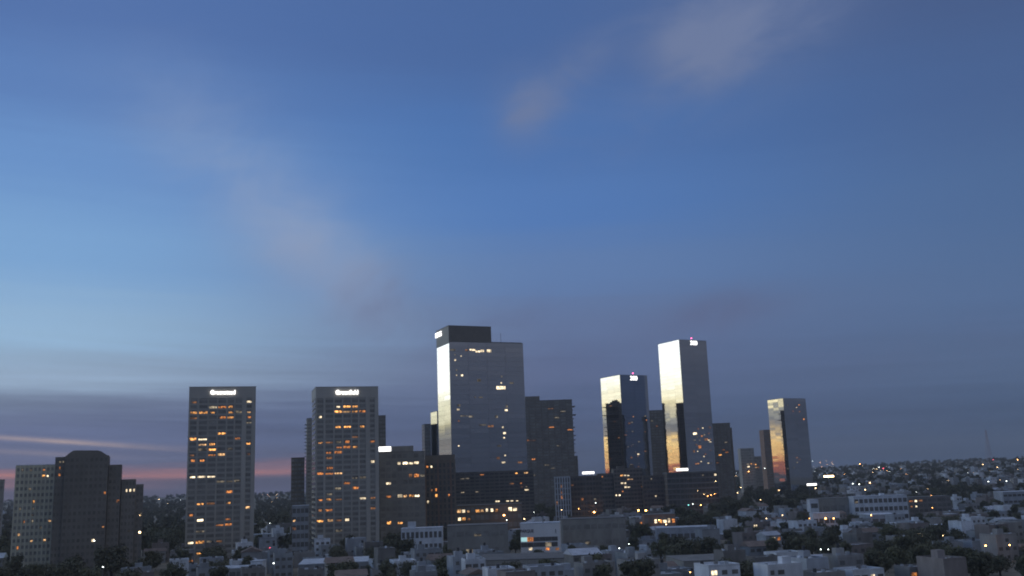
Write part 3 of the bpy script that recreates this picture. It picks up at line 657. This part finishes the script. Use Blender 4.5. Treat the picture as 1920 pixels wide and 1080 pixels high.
block('warehouse', 'low foreground building with pale flat roof at the bottom edge, centre', 'building', 892, 1082, 1051, 402.0, 34, 2, 10, 'slate', deg=-3, hfrac=.35, lit=[(925,932,1068,B_)])
block('warehouse', 'low pale-roofed foreground building at the bottom edge, right of centre', 'building', 1282, 1420, 1052, 392.0, 30, 2, 8, 'slate', deg=5, hfrac=.35)
block('warehouse', 'low foreground building with grey roof at bottom edge below twin towers', 'building', 560, 690, 1058, 405.0, 30, 2, 8, 'grey', deg=8, hfrac=.35)
block('house', 'tan flat-roofed house at the bottom edge below the left twin tower', 'house', 402, 470, 1066, 398.0, 14, 2, 5, 'tan', deg=-2)
block('house', 'pale two storey house with stair tower at bottom edge below the twin towers', 'house', 470, 492, 1052, 402.0, 8, 3, 2, 'white', deg=3)
t, rz, Wd, Hh = block('school_building', 'long white school-like building with two rows of windows on the right', 'building', 1600, 1700, 931, 720.0, 16, 3, 11, 'white', deg=-5, clear=45, hfrac=.5, gapf=.25, lit=[(1606,1612,939,F_)], occ_v=965)
x0, _, z0 = face_point(t.location, rz, 'front', 1652, 925); box(t, 'stair_hut', x0, x0+3, 3, 7, Hh, z0, 'white')
block('warehouse', 'grey shed left of the long white school-like building', 'building', 1526, 1598, 935, 735.0, 18, 1, 5, 'slate', clear=30, hfrac=.3)
block('house', 'small white building at the left end of the grey shed', 'house', 1518, 1534, 937, 726.0, 8, 2, 1, 'white', clear=30, hfrac=.4)
block('office_building', 'dark building with a few warm windows right of the white school-like building', 'building', 1703, 1782, 932, 735.0, 16, 4, 9, 'dark grey', lit=[(1708,1712,940,D_),(1716,1722,941,B_),(1724,1728,940,D_),(1712,1714,946,D_),(1720,1722,946,B_)], clear=20)
block('house', 'long low white wall with two orange lamps below the grey shed', 'house', 1524, 1574, 962, 640.0, 8, 1, 5, 'white', clear=30, hfrac=.3)
block('warehouse', 'blue-grey metal roofed shed below the long white school-like building', 'building', 1634, 1688, 965, 655.0, 24, 1, 4, 'pale grey', clear=25, hfrac=.3)
block('house', 'small white house with dark openings on the lower right', 'house', 1404, 1450, 1014, 505.0, 10, 1, 6, 'white', clear=28, hfrac=.35, gapf=.5)
block('house', 'tiny white house with one dark window on the lower right', 'house', 1457, 1481, 1001, 520.0, 7, 1, 2, 'white', clear=20, hfrac=.5)
block('apartment_building', 'white three storey house with orange lamp at its foot, near right edge', 'house', 1832, 1866, 991, 540.0, 9, 3, 4, 'white', clear=25, hfrac=.45, gapf=.4)
block('apartment_building', 'pale wide building cut by the right edge of the picture', 'building', 1880, 1940, 922, 790.0, 16, 3, 7, 'pale grey', clear=15, hfrac=.35)
block('house', 'white house with red trim on the right hillside', 'house', 1756, 1798, 984, 585.0, 9, 2, 5, 'white', clear=22, hfrac=.4)
block('house', 'reddish lit house left of the dark tree mass, right of centre', 'house', 1208, 1266, 965, 640.0, 14, 2, 7, 'red_brown', lit=[(1230,1236,974,H_),(1248,1256,983,'lit_white'),(1258,1264,983,W_)], clear=15)
block('warehouse', 'pale roofed house left of dark trees, right of centre', 'house', 1232, 1342, 990, 545.0, 16, 1, 9, 'pale grey', deg=-3, clear=20, hfrac=.3)

# far radio mast on the ridge
p = P(1848, 806, 3000.0); gm = ground_z(p.x, 3000.0); Hm = p.z-gm
tm = thing('radio_mast', 'faint red lattice radio mast on the far ridge at right', 'mast', (p.x, 3000.0, gm))
def strut(parent, name, a, b, r, m):
    a, b = Vector(a), Vector(b); d = b-a
    o = link(name, cube_mesh(m), parent, (a+b)/2, (0, 0, 0), (r, r, d.length)); o.rotation_mode = 'QUATERNION'; o.rotation_quaternion = d.to_track_quat('Z', 'Y'); return o
def hw_(z): return 7.0*(1-z/Hm)+.8
for sx2 in (-1, 1):
    for sy2 in (-1, 1): strut(tm, 'leg', (sx2*7.8, sy2*7.8, 0), (sx2*.8, sy2*.8, Hm), .5, 'mast_paint')
zz = 0.0
while zz < Hm-6:
    h2 = min(zz + hw_(zz)*2.2, Hm-1)
    for sx2 in (-1, 1): strut(tm, 'brace', (sx2*hw_(zz), -hw_(zz), zz), (-sx2*hw_(h2), -hw_(h2), h2), .3, 'mast_paint')
    box(tm, 'ring', -hw_(h2), hw_(h2), -hw_(h2)-.25, -hw_(h2)+.25, h2-.25, h2+.25, 'mast_paint'); zz = h2

ROADS = []
# ------------------------------------------------------------------ where the street lamps stand
O_, A_, C_, R_ = 'lamp_orange', 'lamp_warm', 'lamp_white', 'lamp_red'
LAMP_SPOTS = [(945, 966, O_, 1.6), (1114, 960, O_, 1.8), (1197, 957, O_, 1.6), (1211, 957, O_, 1.6), (1848, 1023, O_, 1.5), (1893, 1022, O_, 1.2), (1548, 972, O_, 1.4), (1563, 972, O_, 1.1), (1625, 966, O_, .9), (1633.5, 966, O_, .9), (983, 973, A_, .9),
          (950, 975, C_, .7), (262, 998, A_, 2.0), (193, 1063, C_, 1.1), (177, 1014, C_, .8), (102, 1014, O_, 1.2), (506, 1027, R_, .7), (513, 1056, C_, 1.0), (436, 1069 - 5, O_, .8), (1179, 1020, C_, .7), (1161, 1028, C_, .8), (1437, 972, A_, .7),
          (1467, 966, A_, .7), (1539, 1030, C_, .9), (1553, 1030, C_, .8), (1518, 972, O_, .7), (1568, 906, A_, 1.1), (1599, 907, C_, .8), (1611, 908, C_, .9), (1631, 905, A_, 1.0), (1622, 918, A_, 1.0), (1529, 915, A_, 1.1), (1656, 878, R_, 1.0), (1648, 876, C_, .6),
          (1638, 879, C_, .6), (1668, 884, C_, .6), (1612, 870, O_, .8), (1853, 903, C_, .8), (1887, 902, C_, .8), (1862, 862, R_, .8), (1908, 862, O_, .8), (1843, 871, A_, .7), (1870, 876, A_, .6), (1383, 924, A_, .7), (1389, 914, A_, .7),
          (1342, 902, A_, .7), (1299, 945, C_, .7), (1291, 947, 'lamp_teal', .8), (1314, 947, O_, .9), (1327, 930, O_, .7), (1333, 928, O_, .6), (1340, 926, O_, .6), (1320, 927, A_, .5), (1308, 920, A_, .5), (1426, 937, A_, .6), (1461, 919, A_, .6), (1434, 878, C_, .6),
          (1404, 884, O_, .7), (298, 936, A_, .6), (316, 956, A_, .6), (262, 966, A_, .5), (506, 985 - 4, C_, .5), (1249, 983, A_, .9), (1236, 975, O_, 1.0), (1117, 943, C_, .7), (1053, 956, A_, .6), (1085, 954, O_, .6), (1001, 960, C_, .5), (1135, 962, C_, .6), (1768, 1004, A_, .6), (1748, 952, O_, .5), (1294, 1077 - 4, O_, .8)]
LAMPS = []
for (u, v, m, r) in LAMP_SPOTS:          # 7 m above the ground where the ray comes down, or nearer, before the building that would hide it
    Y = 300.0
    while Y < 4300:
        q = P(u, v, Y)
        if q.z - ground_z(q.x, Y) < 7.0: break
        Y += 10.0
    for hY, u0, u1, v0, v1 in HIDE:
        if u0 < u < u1 and v0 < v < v1 and hY - 8 < Y: Y = hY - 8.0
    LAMPS.append((u, v, m, r, Y))

# ------------------------------------------------------------------ houses and trees over the plain and the slope
TREE_REG = [(1285, 925, 50, 16), (920, 975, 70, 8), (1100, 955, 60, 10), (850, 1020, 45, 45), (1180, 945, 70, 18), (1380, 935, 55, 38), (1465, 930, 70, 30), (1305, 985, 48, 24), (1850, 1062, 130, 26), (1800, 925, 70, 14), (240, 1000, 110, 40), (60, 1045, 90, 30),
            (300, 960, 60, 30), (520, 965, 45, 28), (1290, 1030, 60, 18), (1000, 965, 90, 10), (1500, 1035, 60, 14), (1680, 1045, 120, 14), (420, 1050, 50, 10), (150, 1070, 100, 20), (1030, 930, 60, 12), (700, 1000, 40, 8)]
def ptree(u, v):
    s = .33
    for a, b, ru, rv in TREE_REG:
        if ((u-a)/ru)**2 + ((v-b)/rv)**2 < 1: return .93
    if u < 350: s = .62
    return s
def blocked(x, y, m):
    for fx, fy, rz, W, D, cl in FOOT:
        c, s = math.cos(rz), math.sin(rz); a, b = x-fx, y-fy
        lx, ly = a*c+b*s, -a*s+b*c
        if -m < lx < W+m and -m-cl < ly < D+m: return True
    for pts, w in ROADS:
        for (x0, y0), (x1, y1) in zip(pts, pts[1:]):
            dx_, dy_ = x1-x0, y1-y0; tt_ = max(0, min(1, ((x-x0)*dx_+(y-y0)*dy_)/(dx_*dx_+dy_*dy_)))
            if math.hypot(x-x0-tt_*dx_, y-y0-tt_*dy_) < w/2+m*.8: return True
    return False
rs = random.Random(42)
GRID_A = math.radians(17); ca_, sa_ = math.cos(GRID_A), math.sin(GRID_A)
cand = []
sp = 15.0
for i in range(-180, 230):
    for j in range(-30, 260):
        gx, gy = i*sp + rs.uniform(-2.4, 2.4), j*sp*1.0 + rs.uniform(-2.4, 2.4)
        if j % 5 == 0: gy += 4
        x, y = gx*ca_-gy*sa_, gx*sa_+gy*ca_
        keep = rs.random(); tr_ = rs.random(); q = [rs.random() for _ in range(10)]
        if not (300 < y < 2700): continue
        if y > 1300 and keep > .6 - .3*(y-1300)/1400: continue
        z = ground_z(x, y)
        u, v = proj((x, y, z+4))
        if not (-60 < u < 1980) or v > 1115: continue
        is_tree = tr_ < ptree(u, v)
        if y < 370 and not is_tree and v > 1085: pass
        if blocked(x, y, 5.5 if not is_tree else 4.0): continue
        cand.append((y, x, z, u, v, is_tree, q))
cand.sort()
# which of them show, and how large: paint screen boxes from front to back
OB = np.zeros((540, 990), bool)
ev = [(Y, 'o', (u0, u1, v0, v1)) for Y, u0, u1, v0, v1 in OCC] + [(c[0], 'c', c) for c in cand]
ev.sort(key=lambda e: e[0])
shown = []
for Y, kind, e in ev:
    if kind == 'o': u0, u1, v0, v1 = e
    else:
        y, x, z, u, v, is_tree, q = e
        if is_tree: hw, h = (3.6+2.0*q[0], 7.0+4.5*q[1]) if not ((v < 978 or u < 345) and ptree(u, v) > .9) else (5.0+2.5*q[0], 10.0+6*q[1])
        else: hw, h = 4.2+2.8*q[0], 3.4*(1 + int(q[1]*2.6))
        k = F_PX/y; vb = proj((x, y, z))[1]
        u0, u1, v0, v1 = u-hw*k, u+hw*k, vb-h*k, vb
    if kind == 'c' and any(u0-3 < lu < u1+3 and v0-4 < lv < v1+1 and Y < lY+3 for lu, lv, _m, _r, lY in LAMPS): continue
    a, b, c, d = [int(round(w/2)) for w in (u0+30, u1+30, v0, v1)]
    a, b, c, d = max(a, 0), min(b+1, 990), max(c, 0), min(d+1, 540)
    if a >= b or c >= d: continue
    vis = int((~OB[c:d, a:b]).sum())
    OB[c:d, a:b] = True
    if kind == 'c' and vis > 0: shown.append((vis, e))
H_all = sorted([s for s in shown if not s[1][5]], key=lambda s: -s[0])
T_all = sorted([s for s in shown if s[1][5]], key=lambda s: -s[0])
NEAR_H, FAR_H = [s[1] for s in H_all[:300]], [s[1] for s in H_all[300:]]
NEAR_T, FAR_T = [s[1] for s in T_all[:300]], [s[1] for s in T_all[300:]]
print('houses', len(H_all), 'trees', len(T_all))

LAND = [(105, 'below cream apartment building'), (340, 'below dark stepped block'), (520, 'below left twin tower'), (715, 'below right twin tower'), (850, 'below wide office building'),
        (985, 'below tallest glass tower'), (1090, 'by white lettered building'), (1230, 'below shorter numbered tower'), (1345, 'below tall numbered tower'),
        (1430, 'right of numbered towers'), (1530, 'below smallest mirror tower'), (1720, 'by white school building'), (1810, 'left of radio mast'), (2100, 'near right edge')]
def where(u, v):
    l = next(s for a, s in LAND if u < a)
    d = 'at bottom edge' if v > 1062 else 'in near streets' if v > 1015 else 'in middle streets' if v > 960 else 'on far slope'
    return l, d
def uniq(objs):                          # name each of a set apart by its order from left to right
    by = {}
    for o, base, u in objs: by.setdefault(base, []).append((u, o))
    for base, l in by.items():
        l.sort(key=lambda a: a[0])
        for i, (u, o) in enumerate(l):
            w = ordinal(i, len(l)); o['label'] = (base + (', ' + w if w else ''))

WALLS = ['white', 'white', 'pale grey', 'pale grey', 'grey', 'tan', 'grey', 'dark grey', 'brick red']
tank_me = cyl_mesh('water_tank', 'tank', 10, .6, .55, 1.3)
gable_cache = {}
def gable(m):
    if m not in gable_cache:
        gable_cache[m] = mesh('gable', [(-.5, -.5, 0), (.5, -.5, 0), (.5, .5, 0), (-.5, .5, 0), (-.5, 0, 1), (.5, 0, 1)], [(0, 1, 5, 4), (2, 3, 4, 5), (0, 4, 3), (1, 2, 5), (0, 3, 2, 1)], m)
    return gable_cache[m]
labs = []
NUM = ['one', 'two', 'three']
for (y, x, z, u, v, _, q) in NEAR_H:
    w, d = 7.5+5*q[0], 7+3.5*q[2]; st = 1 + int(q[1]*2.6); h = 3.2*st + .3
    wall = WALLS[int(q[3]*len(WALLS))]; rz = GRID_A + rs.choice((0, 0, math.pi/2)) + rs.uniform(-.08, .08)
    t = thing('house', '', 'house', (x, y, z-.3), rz, 'low houses below the towers')
    box(t, 'wall', -w/2, w/2, -d/2, d/2, 0, h, wall)
    extra = ''
    if q[4] < .09:
        rm = 'roof_tile' if q[5] < .6 else 'roof_metal'
        link('roof', gable(rm), t, (0, 0, h+.002), (0, 0, 0), (w+.8, d+.8, d*.22)); extra = 'red tiled gable roof' if rm == 'roof_tile' else 'metal gable roof'
    else:
        rm = 'roof_pale' if q[5] < .58 else 'roof_metal' if q[5] < .74 else 'roof_grey'
        box(t, 'roof', -w/2+.25, w/2-.25, -d/2+.25, d/2-.25, h+.002, h+.12, rm)
        for (a, b, c_, e) in ((-w/2, w/2, -d/2, -d/2+.22), (-w/2, w/2, d/2-.22, d/2), (-w/2, -w/2+.22, -d/2+.23, d/2-.23), (w/2-.22, w/2, -d/2+.23, d/2-.23)):
            box(t, 'parapet', a, b, c_, e, h+.002, h+.75, wall)
        extra = 'pale flat roof' if rm != 'roof_grey' else 'grey flat roof'
        if q[6] < .5:
            hx, hy = (q[7]-.5)*(w-5), (q[8]-.5)*(d-5)
            box(t, 'stair_hut', hx-1.5, hx+1.5, hy-1.3, hy+1.3, h+.13, h+2.6, wall); extra += ' and stair hut'
            if q[9] < .6: link('water_tank', tank_me, t, (hx, hy, h+2.61))
        elif q[9] < .7: link('water_tank', tank_me, t, ((q[7]-.5)*(w-3), (q[8]-.5)*(d-3), h+.13)); extra += ' and tank'
    if 'flat' in extra:                  # vents, coolers and an aerial on the roof
        for _ in range(rs.randrange(2, 5)):
            ax, ay = rs.uniform(-w/2+.9, w/2-.9), rs.uniform(-d/2+.9, d/2-.9); b_ = rs.uniform(.3, .7)
            box(t, 'roof_unit', ax-b_, ax+b_, ay-.35, ay+.35, h+.121, h+.121+rs.uniform(.5, 1.1), rs.choice(('pale grey', 'grey', 'dark grey', 'white')))
        if rs.random() < .4:
            ax, ay = rs.uniform(-w/2+.9, w/2-.9), rs.uniform(0, d/2-.9); box(t, 'aerial', ax-.05, ax+.05, ay-.05, ay+.05, h+.121, h+rs.uniform(2.2, 4), 'steel')
    nw = 2 + int(w/5.5)
    for s_ in range(st):
        for i in range(nw):
            if rs.random() < .2: continue
            a = -w/2 + w*(i+.5)/nw; ww = rs.uniform(.6, 1.1)
            r_ = rs.random(); m = 'dark_glass' if r_ < .965 else 'lit_warm' if r_ < .985 else 'lit_white'
            box(t, 'window', a-ww, a+ww, -d/2-.06, -d/2-.01, s_*3.2+1.2, s_*3.2+2.5, m)
            if i % 2 == 0: box(t, 'window', w/2+.01, w/2+.06, -d/2+d*(i+.5)/nw-.7, -d/2+d*(i+.5)/nw+.7, s_*3.2+1.2, s_*3.2+2.5, 'dark_glass')
    l, dd = where(u, v)
    labs.append((t, '%s %s-storey %s house %s %s' % (wall, NUM[st-1], 'gable' if 'gable' in extra else 'pale-roofed' if 'pale' in extra else 'flat-roofed', dd, l), u))
uniq(labs)

# far houses, too many and too small to single out
bm_v, bm_f, bm_m = [], [], []
fm = ['white', 'pale grey', 'grey', 'tan', 'dark grey', 'brick red', 'roof_pale', 'roof_grey', 'roof_tile', 'roof_metal', 'dark_glass']
def add_box_raw(x, y, z, w, d, h, rz, mi, ri):
    c, s = math.cos(rz), math.sin(rz); n = len(bm_v)
    for a, b, e in CUBE_V:
        lx, ly = a*w, b*d; bm_v.append((x+lx*c-ly*s, y+lx*s+ly*c, z+(e+.5)*h))
    for fi, f in enumerate(CUBE_F):
        bm_f.append(tuple(n+k_ for k_ in f)); bm_m.append(ri if fi == 1 else mi)
for (y, x, z, u, v, _, q) in FAR_H:
    w, d = 7.5+5*q[0], 7+3.5*q[2]; st = 1 + int(q[1]*2.6); h = 3.2*st
    rz = GRID_A + rs.choice((0, math.pi/2)) + rs.uniform(-.1, .1)
    mi = fm.index(('white', 'pale grey', 'grey', 'grey', 'tan', 'dark grey', 'dark grey', 'brick red')[int(q[3]*8)]); ri = (6, 6, 6, 7, 9, 8)[int(q[4]*5.99)]
    add_box_raw(x, y, z-3, w, d, h+3, rz, mi, ri)
    if q[6] < .5: add_box_raw(x+(q[7]-.5)*6, y+(q[8]-.5)*6, z+h-.01, 3, 2.6, 2.5, rz, mi, ri)
    c, s = math.cos(rz), math.sin(rz)
    for s_ in range(st):
        for a in (-.3, 0, .3):
            lx, ly = a*w, -d/2-.03
            add_box_raw(x+lx*c-ly*s, y+lx*s+ly*c, z+s_*3.2+1.2, 1.6, .08, 1.3, rz, 10, 10)
me = bpy.data.meshes.new('far_houses'); me.from_pydata(bm_v, [], bm_f)
for m in fm: me.materials.append(MATS[m])
me.polygons.foreach_set('material_index', bm_m); me.update()
o = link('far_houses', me); o['kind'] = 'stuff'; tag(o, 'mass of small distant houses covering the far slopes', 'houses')

# trees
def tree_meshes(seed, w, h, leafm, clumps, per, leaf):
    r = random.Random(seed); v, f = [], []
    th = h*.28
    for c in range(clumps):
        a = r.uniform(0, 2*math.pi); rr_ = w*.5*math.sqrt(r.random())*.85; zz_ = th + (h-th)*r.uniform(.1, .88)
        lim = math.sqrt(max(.15, 1-((zz_-th)/(h-th)*1.7-.72)**2)); cx, cy = rr_*lim*math.cos(a), rr_*lim*math.sin(a)
        cr_ = w*r.uniform(.13, .24)
        for k_ in range(per):
            d_ = Vector((r.gauss(0, 1), r.gauss(0, 1), r.gauss(0, .8))).normalized()*cr_*r.uniform(.55, 1.08)
            ctr = Vector((cx, cy, zz_)) + d_
            nn = (d_.normalized() + Vector((r.uniform(-.6, .6), r.uniform(-.6, .6), r.uniform(-.2, .8)))).normalized()
            t1_ = nn.orthogonal().normalized(); t2_ = nn.cross(t1_); ang = r.uniform(0, 6.28)
            e1 = (t1_*math.cos(ang)+t2_*math.sin(ang))*leaf*r.uniform(.6, 1.3); e2 = (t2_*math.cos(ang)-t1_*math.sin(ang))*leaf*r.uniform(.4, .8)
            n = len(v); v += [tuple(ctr-e1), tuple(ctr+e2), tuple(ctr+e1), tuple(ctr-e2)]; f.append((n, n+1, n+2, n+3))
    crown = mesh('crown', v, f, leafm)
    tv, tf = [], []
    def limb(a, b, r0, r1, n=6):
        a, b = Vector(a), Vector(b); d_ = (b-a).normalized(); p1 = d_.orthogonal().normalized(); p2 = d_.cross(p1); s0 = len(tv)
        for i in range(n):
            an = 2*math.pi*i/n; o_ = p1*math.cos(an)+p2*math.sin(an); tv.append(tuple(a+o_*r0)); tv.append(tuple(b+o_*r1))
        for i in range(n):
            j = (i+1) % n; tf.append((s0+2*i, s0+2*j, s0+2*j+1, s0+2*i+1))
    limb((0, 0, -.5), (0, 0, th*1.2), w*.045, w*.03)
    for i in range(5):
        a = 6.28*i/5 + r.random(); limb((0, 0, th*r.uniform(.8, 1.15)), (w*.28*math.cos(a), w*.28*math.sin(a), h*r.uniform(.5, .75)), w*.025, w*.008)
    return crown, mesh('trunk', tv, tf, 'bark')
KINDS = [('round', 9, 9), ('broad', 12, 8.5), ('tall', 8, 12.5), ('round', 10, 10), ('broad', 13, 9.5), ('tall', 6.5, 11)]
VAR = [tree_meshes(50+i, w, h, ('leaf_a', 'leaf_b', 'leaf_c')[i % 3], 26, 60, .5) for i, (k_, w, h) in enumerate(KINDS)]
labs = []
for (y, x, z, u, v, _, q) in NEAR_T:
    i = int(q[2]*len(KINDS)); kind, w, h = KINDS[i]; s_ = (.62 + .45*q[1])*(1.45 if ((v < 978 or u < 345) and ptree(u, v) > .9) else 1.0)
    t = thing('tree', '', 'tree', (x, y, z), q[3]*6.28, 'dark trees among the houses')
    c_, b_ = VAR[i]
    link('crown', c_, t, scale=(s_, s_, s_)); link('trunk', b_, t, scale=(s_, s_, s_))
    l, dd = where(u, v); labs.append((t, 'dark %s leafy tree %s %s' % (kind, dd.replace('in the ', 'in '), l), u))
uniq(labs)
FV = []
for i in range(3):
    c_, b_ = tree_meshes(90+i, (9, 11, 7)[i], (9, 8.5, 11)[i], 'leaf_a', 12, 14, 1.0)
    FV.append(np.array([vv.co[:] for vv in c_.vertices]))
allv = []
for (y, x, z, u, v, _, q) in FAR_T:
    a = FV[int(q[2]*3)]; an = q[3]*6.28; s_ = .8+.5*q[1]; c, s = math.cos(an), math.sin(an)
    allv.append(np.stack([(a[:, 0]*c-a[:, 1]*s)*s_+x, (a[:, 0]*s+a[:, 1]*c)*s_+y, a[:, 2]*s_+z], 1))
# wooded ridge line far behind
for _ in range(2600):
    y = rs.uniform(1500, 4600); u = rs.uniform(-40, 1960); x = (u-960)/F_PX*y; z = ground_z(x, y)
    a = FV[rs.randrange(3)]; s_ = rs.uniform(.8, 1.5)
    allv.append(a*s_ + np.array([x, y, z]))
A = np.concatenate(allv); nq = len(A)//4
me = bpy.data.meshes.new('far_trees'); me.vertices.add(len(A)); me.vertices.foreach_set('co', A.ravel())
me.loops.add(nq*4); me.loops.foreach_set('vertex_index', np.arange(nq*4)); me.polygons.add(nq)
me.polygons.foreach_set('loop_start', np.arange(nq)*4); me.polygons.foreach_set('loop_total', np.full(nq, 4)); me.materials.append(MATS['leaf_c']); me.update(calc_edges=True); me.validate()
o = link('far_trees', me); o['kind'] = 'stuff'; tag(o, 'distant trees massed over the slopes and along the ridge', 'trees')

# ------------------------------------------------------------------ lamps
pole_me = cyl_mesh('pole', 'steel', 8, .09, .06, 1.0)
labs = []
COLN = {'lamp_orange': 'orange', 'lamp_warm': 'warm yellow', 'lamp_white': 'cold white', 'lamp_red': 'red', 'lamp_teal': 'teal'}
def lamp(u, v, m, rpx, Y=None):
    if Y is None:                        # a lamp 7 m above the ground where its ray comes down to that height
        Y = 300.0
        while Y < 4300:
            q = P(u, v, Y)
            if q.z - ground_z(q.x, Y) < 7.0: break
            Y += 10.0
    q = P(u, v, Y); g = ground_z(q.x, Y); h = max(q.z-g, 4.0); r = rpx*Y/F_PX
    t = thing('street_lamp', '', 'street lamp', (q.x, Y, g), 0, 'lit street lamps')
    link('pole', pole_me, t, (0, .35+r, -.3), (0, 0, 0), (1, 1, h+.45))
    box(t, 'arm', -.05, .05, 0, .4+r, h+.1, h+.2, 'steel')
    b = link('lamp_head', cyl_mesh('lamp_head', m, 8, r, r*.7, r*1.2), t, (0, 0, h-r*.6))
    l, dd = where(u, v); labs.append((t, '%s street lamp %s %s' % (COLN[m], dd.replace('in the ', 'in '), l), u))
for a in LAMPS: lamp(*a)
rl = random.Random(11)
for (u0, u1, v0, v1, n) in ((300, 345, 935, 950, 10), (486, 545, 926, 942, 9), (1522, 1560, 862, 885, 16), (1560, 1700, 868, 892, 22), (1700, 1920, 860, 900, 20), (1376, 1430, 880, 895, 6), (1560, 1920, 900, 940, 10), (280, 345, 955, 985, 4)):
    for _ in range(n):
        lamp(rl.uniform(u0, u1), rl.uniform(v0, v1), rl.choice((A_, A_, O_, O_, C_)), rl.uniform(.18, .42))
uniq(labs)

# ------------------------------------------------------------------ evening air
hz = bpy.data.materials.new('haze'); hz.use_nodes = True; nt = hz.node_tree; nt.nodes.clear()
pv = nt.nodes.new('ShaderNodeVolumePrincipled'); pv.inputs['Color'].default_value = (0.86, 0.88, 0.92, 1); pv.inputs['Density'].default_value = 0.0001
mo = nt.nodes.new('ShaderNodeOutputMaterial'); nt.links.new(pv.outputs[0], mo.inputs['Volume'])
MATS['haze'] = hz
bx0, by0, bz0, bx1, by1, bz1 = -7100, -1100, min(q[2] for q in gv)-1.5, 7100, 8100, 250.0
hv = [((bx0, bx1)[i], (by0, by1)[j], (bz0, bz1)[k_]) for k_ in (0, 1) for j in (0, 1) for i in (0, 1)]
o = link('haze', mesh('haze', hv, [(0, 2, 3, 1), (4, 5, 7, 6), (0, 1, 5, 4), (1, 3, 7, 5), (3, 2, 6, 7), (2, 0, 4, 6)], 'haze')); o['kind'] = 'stuff'
tag(o, 'thin evening haze over the whole city', 'haze')
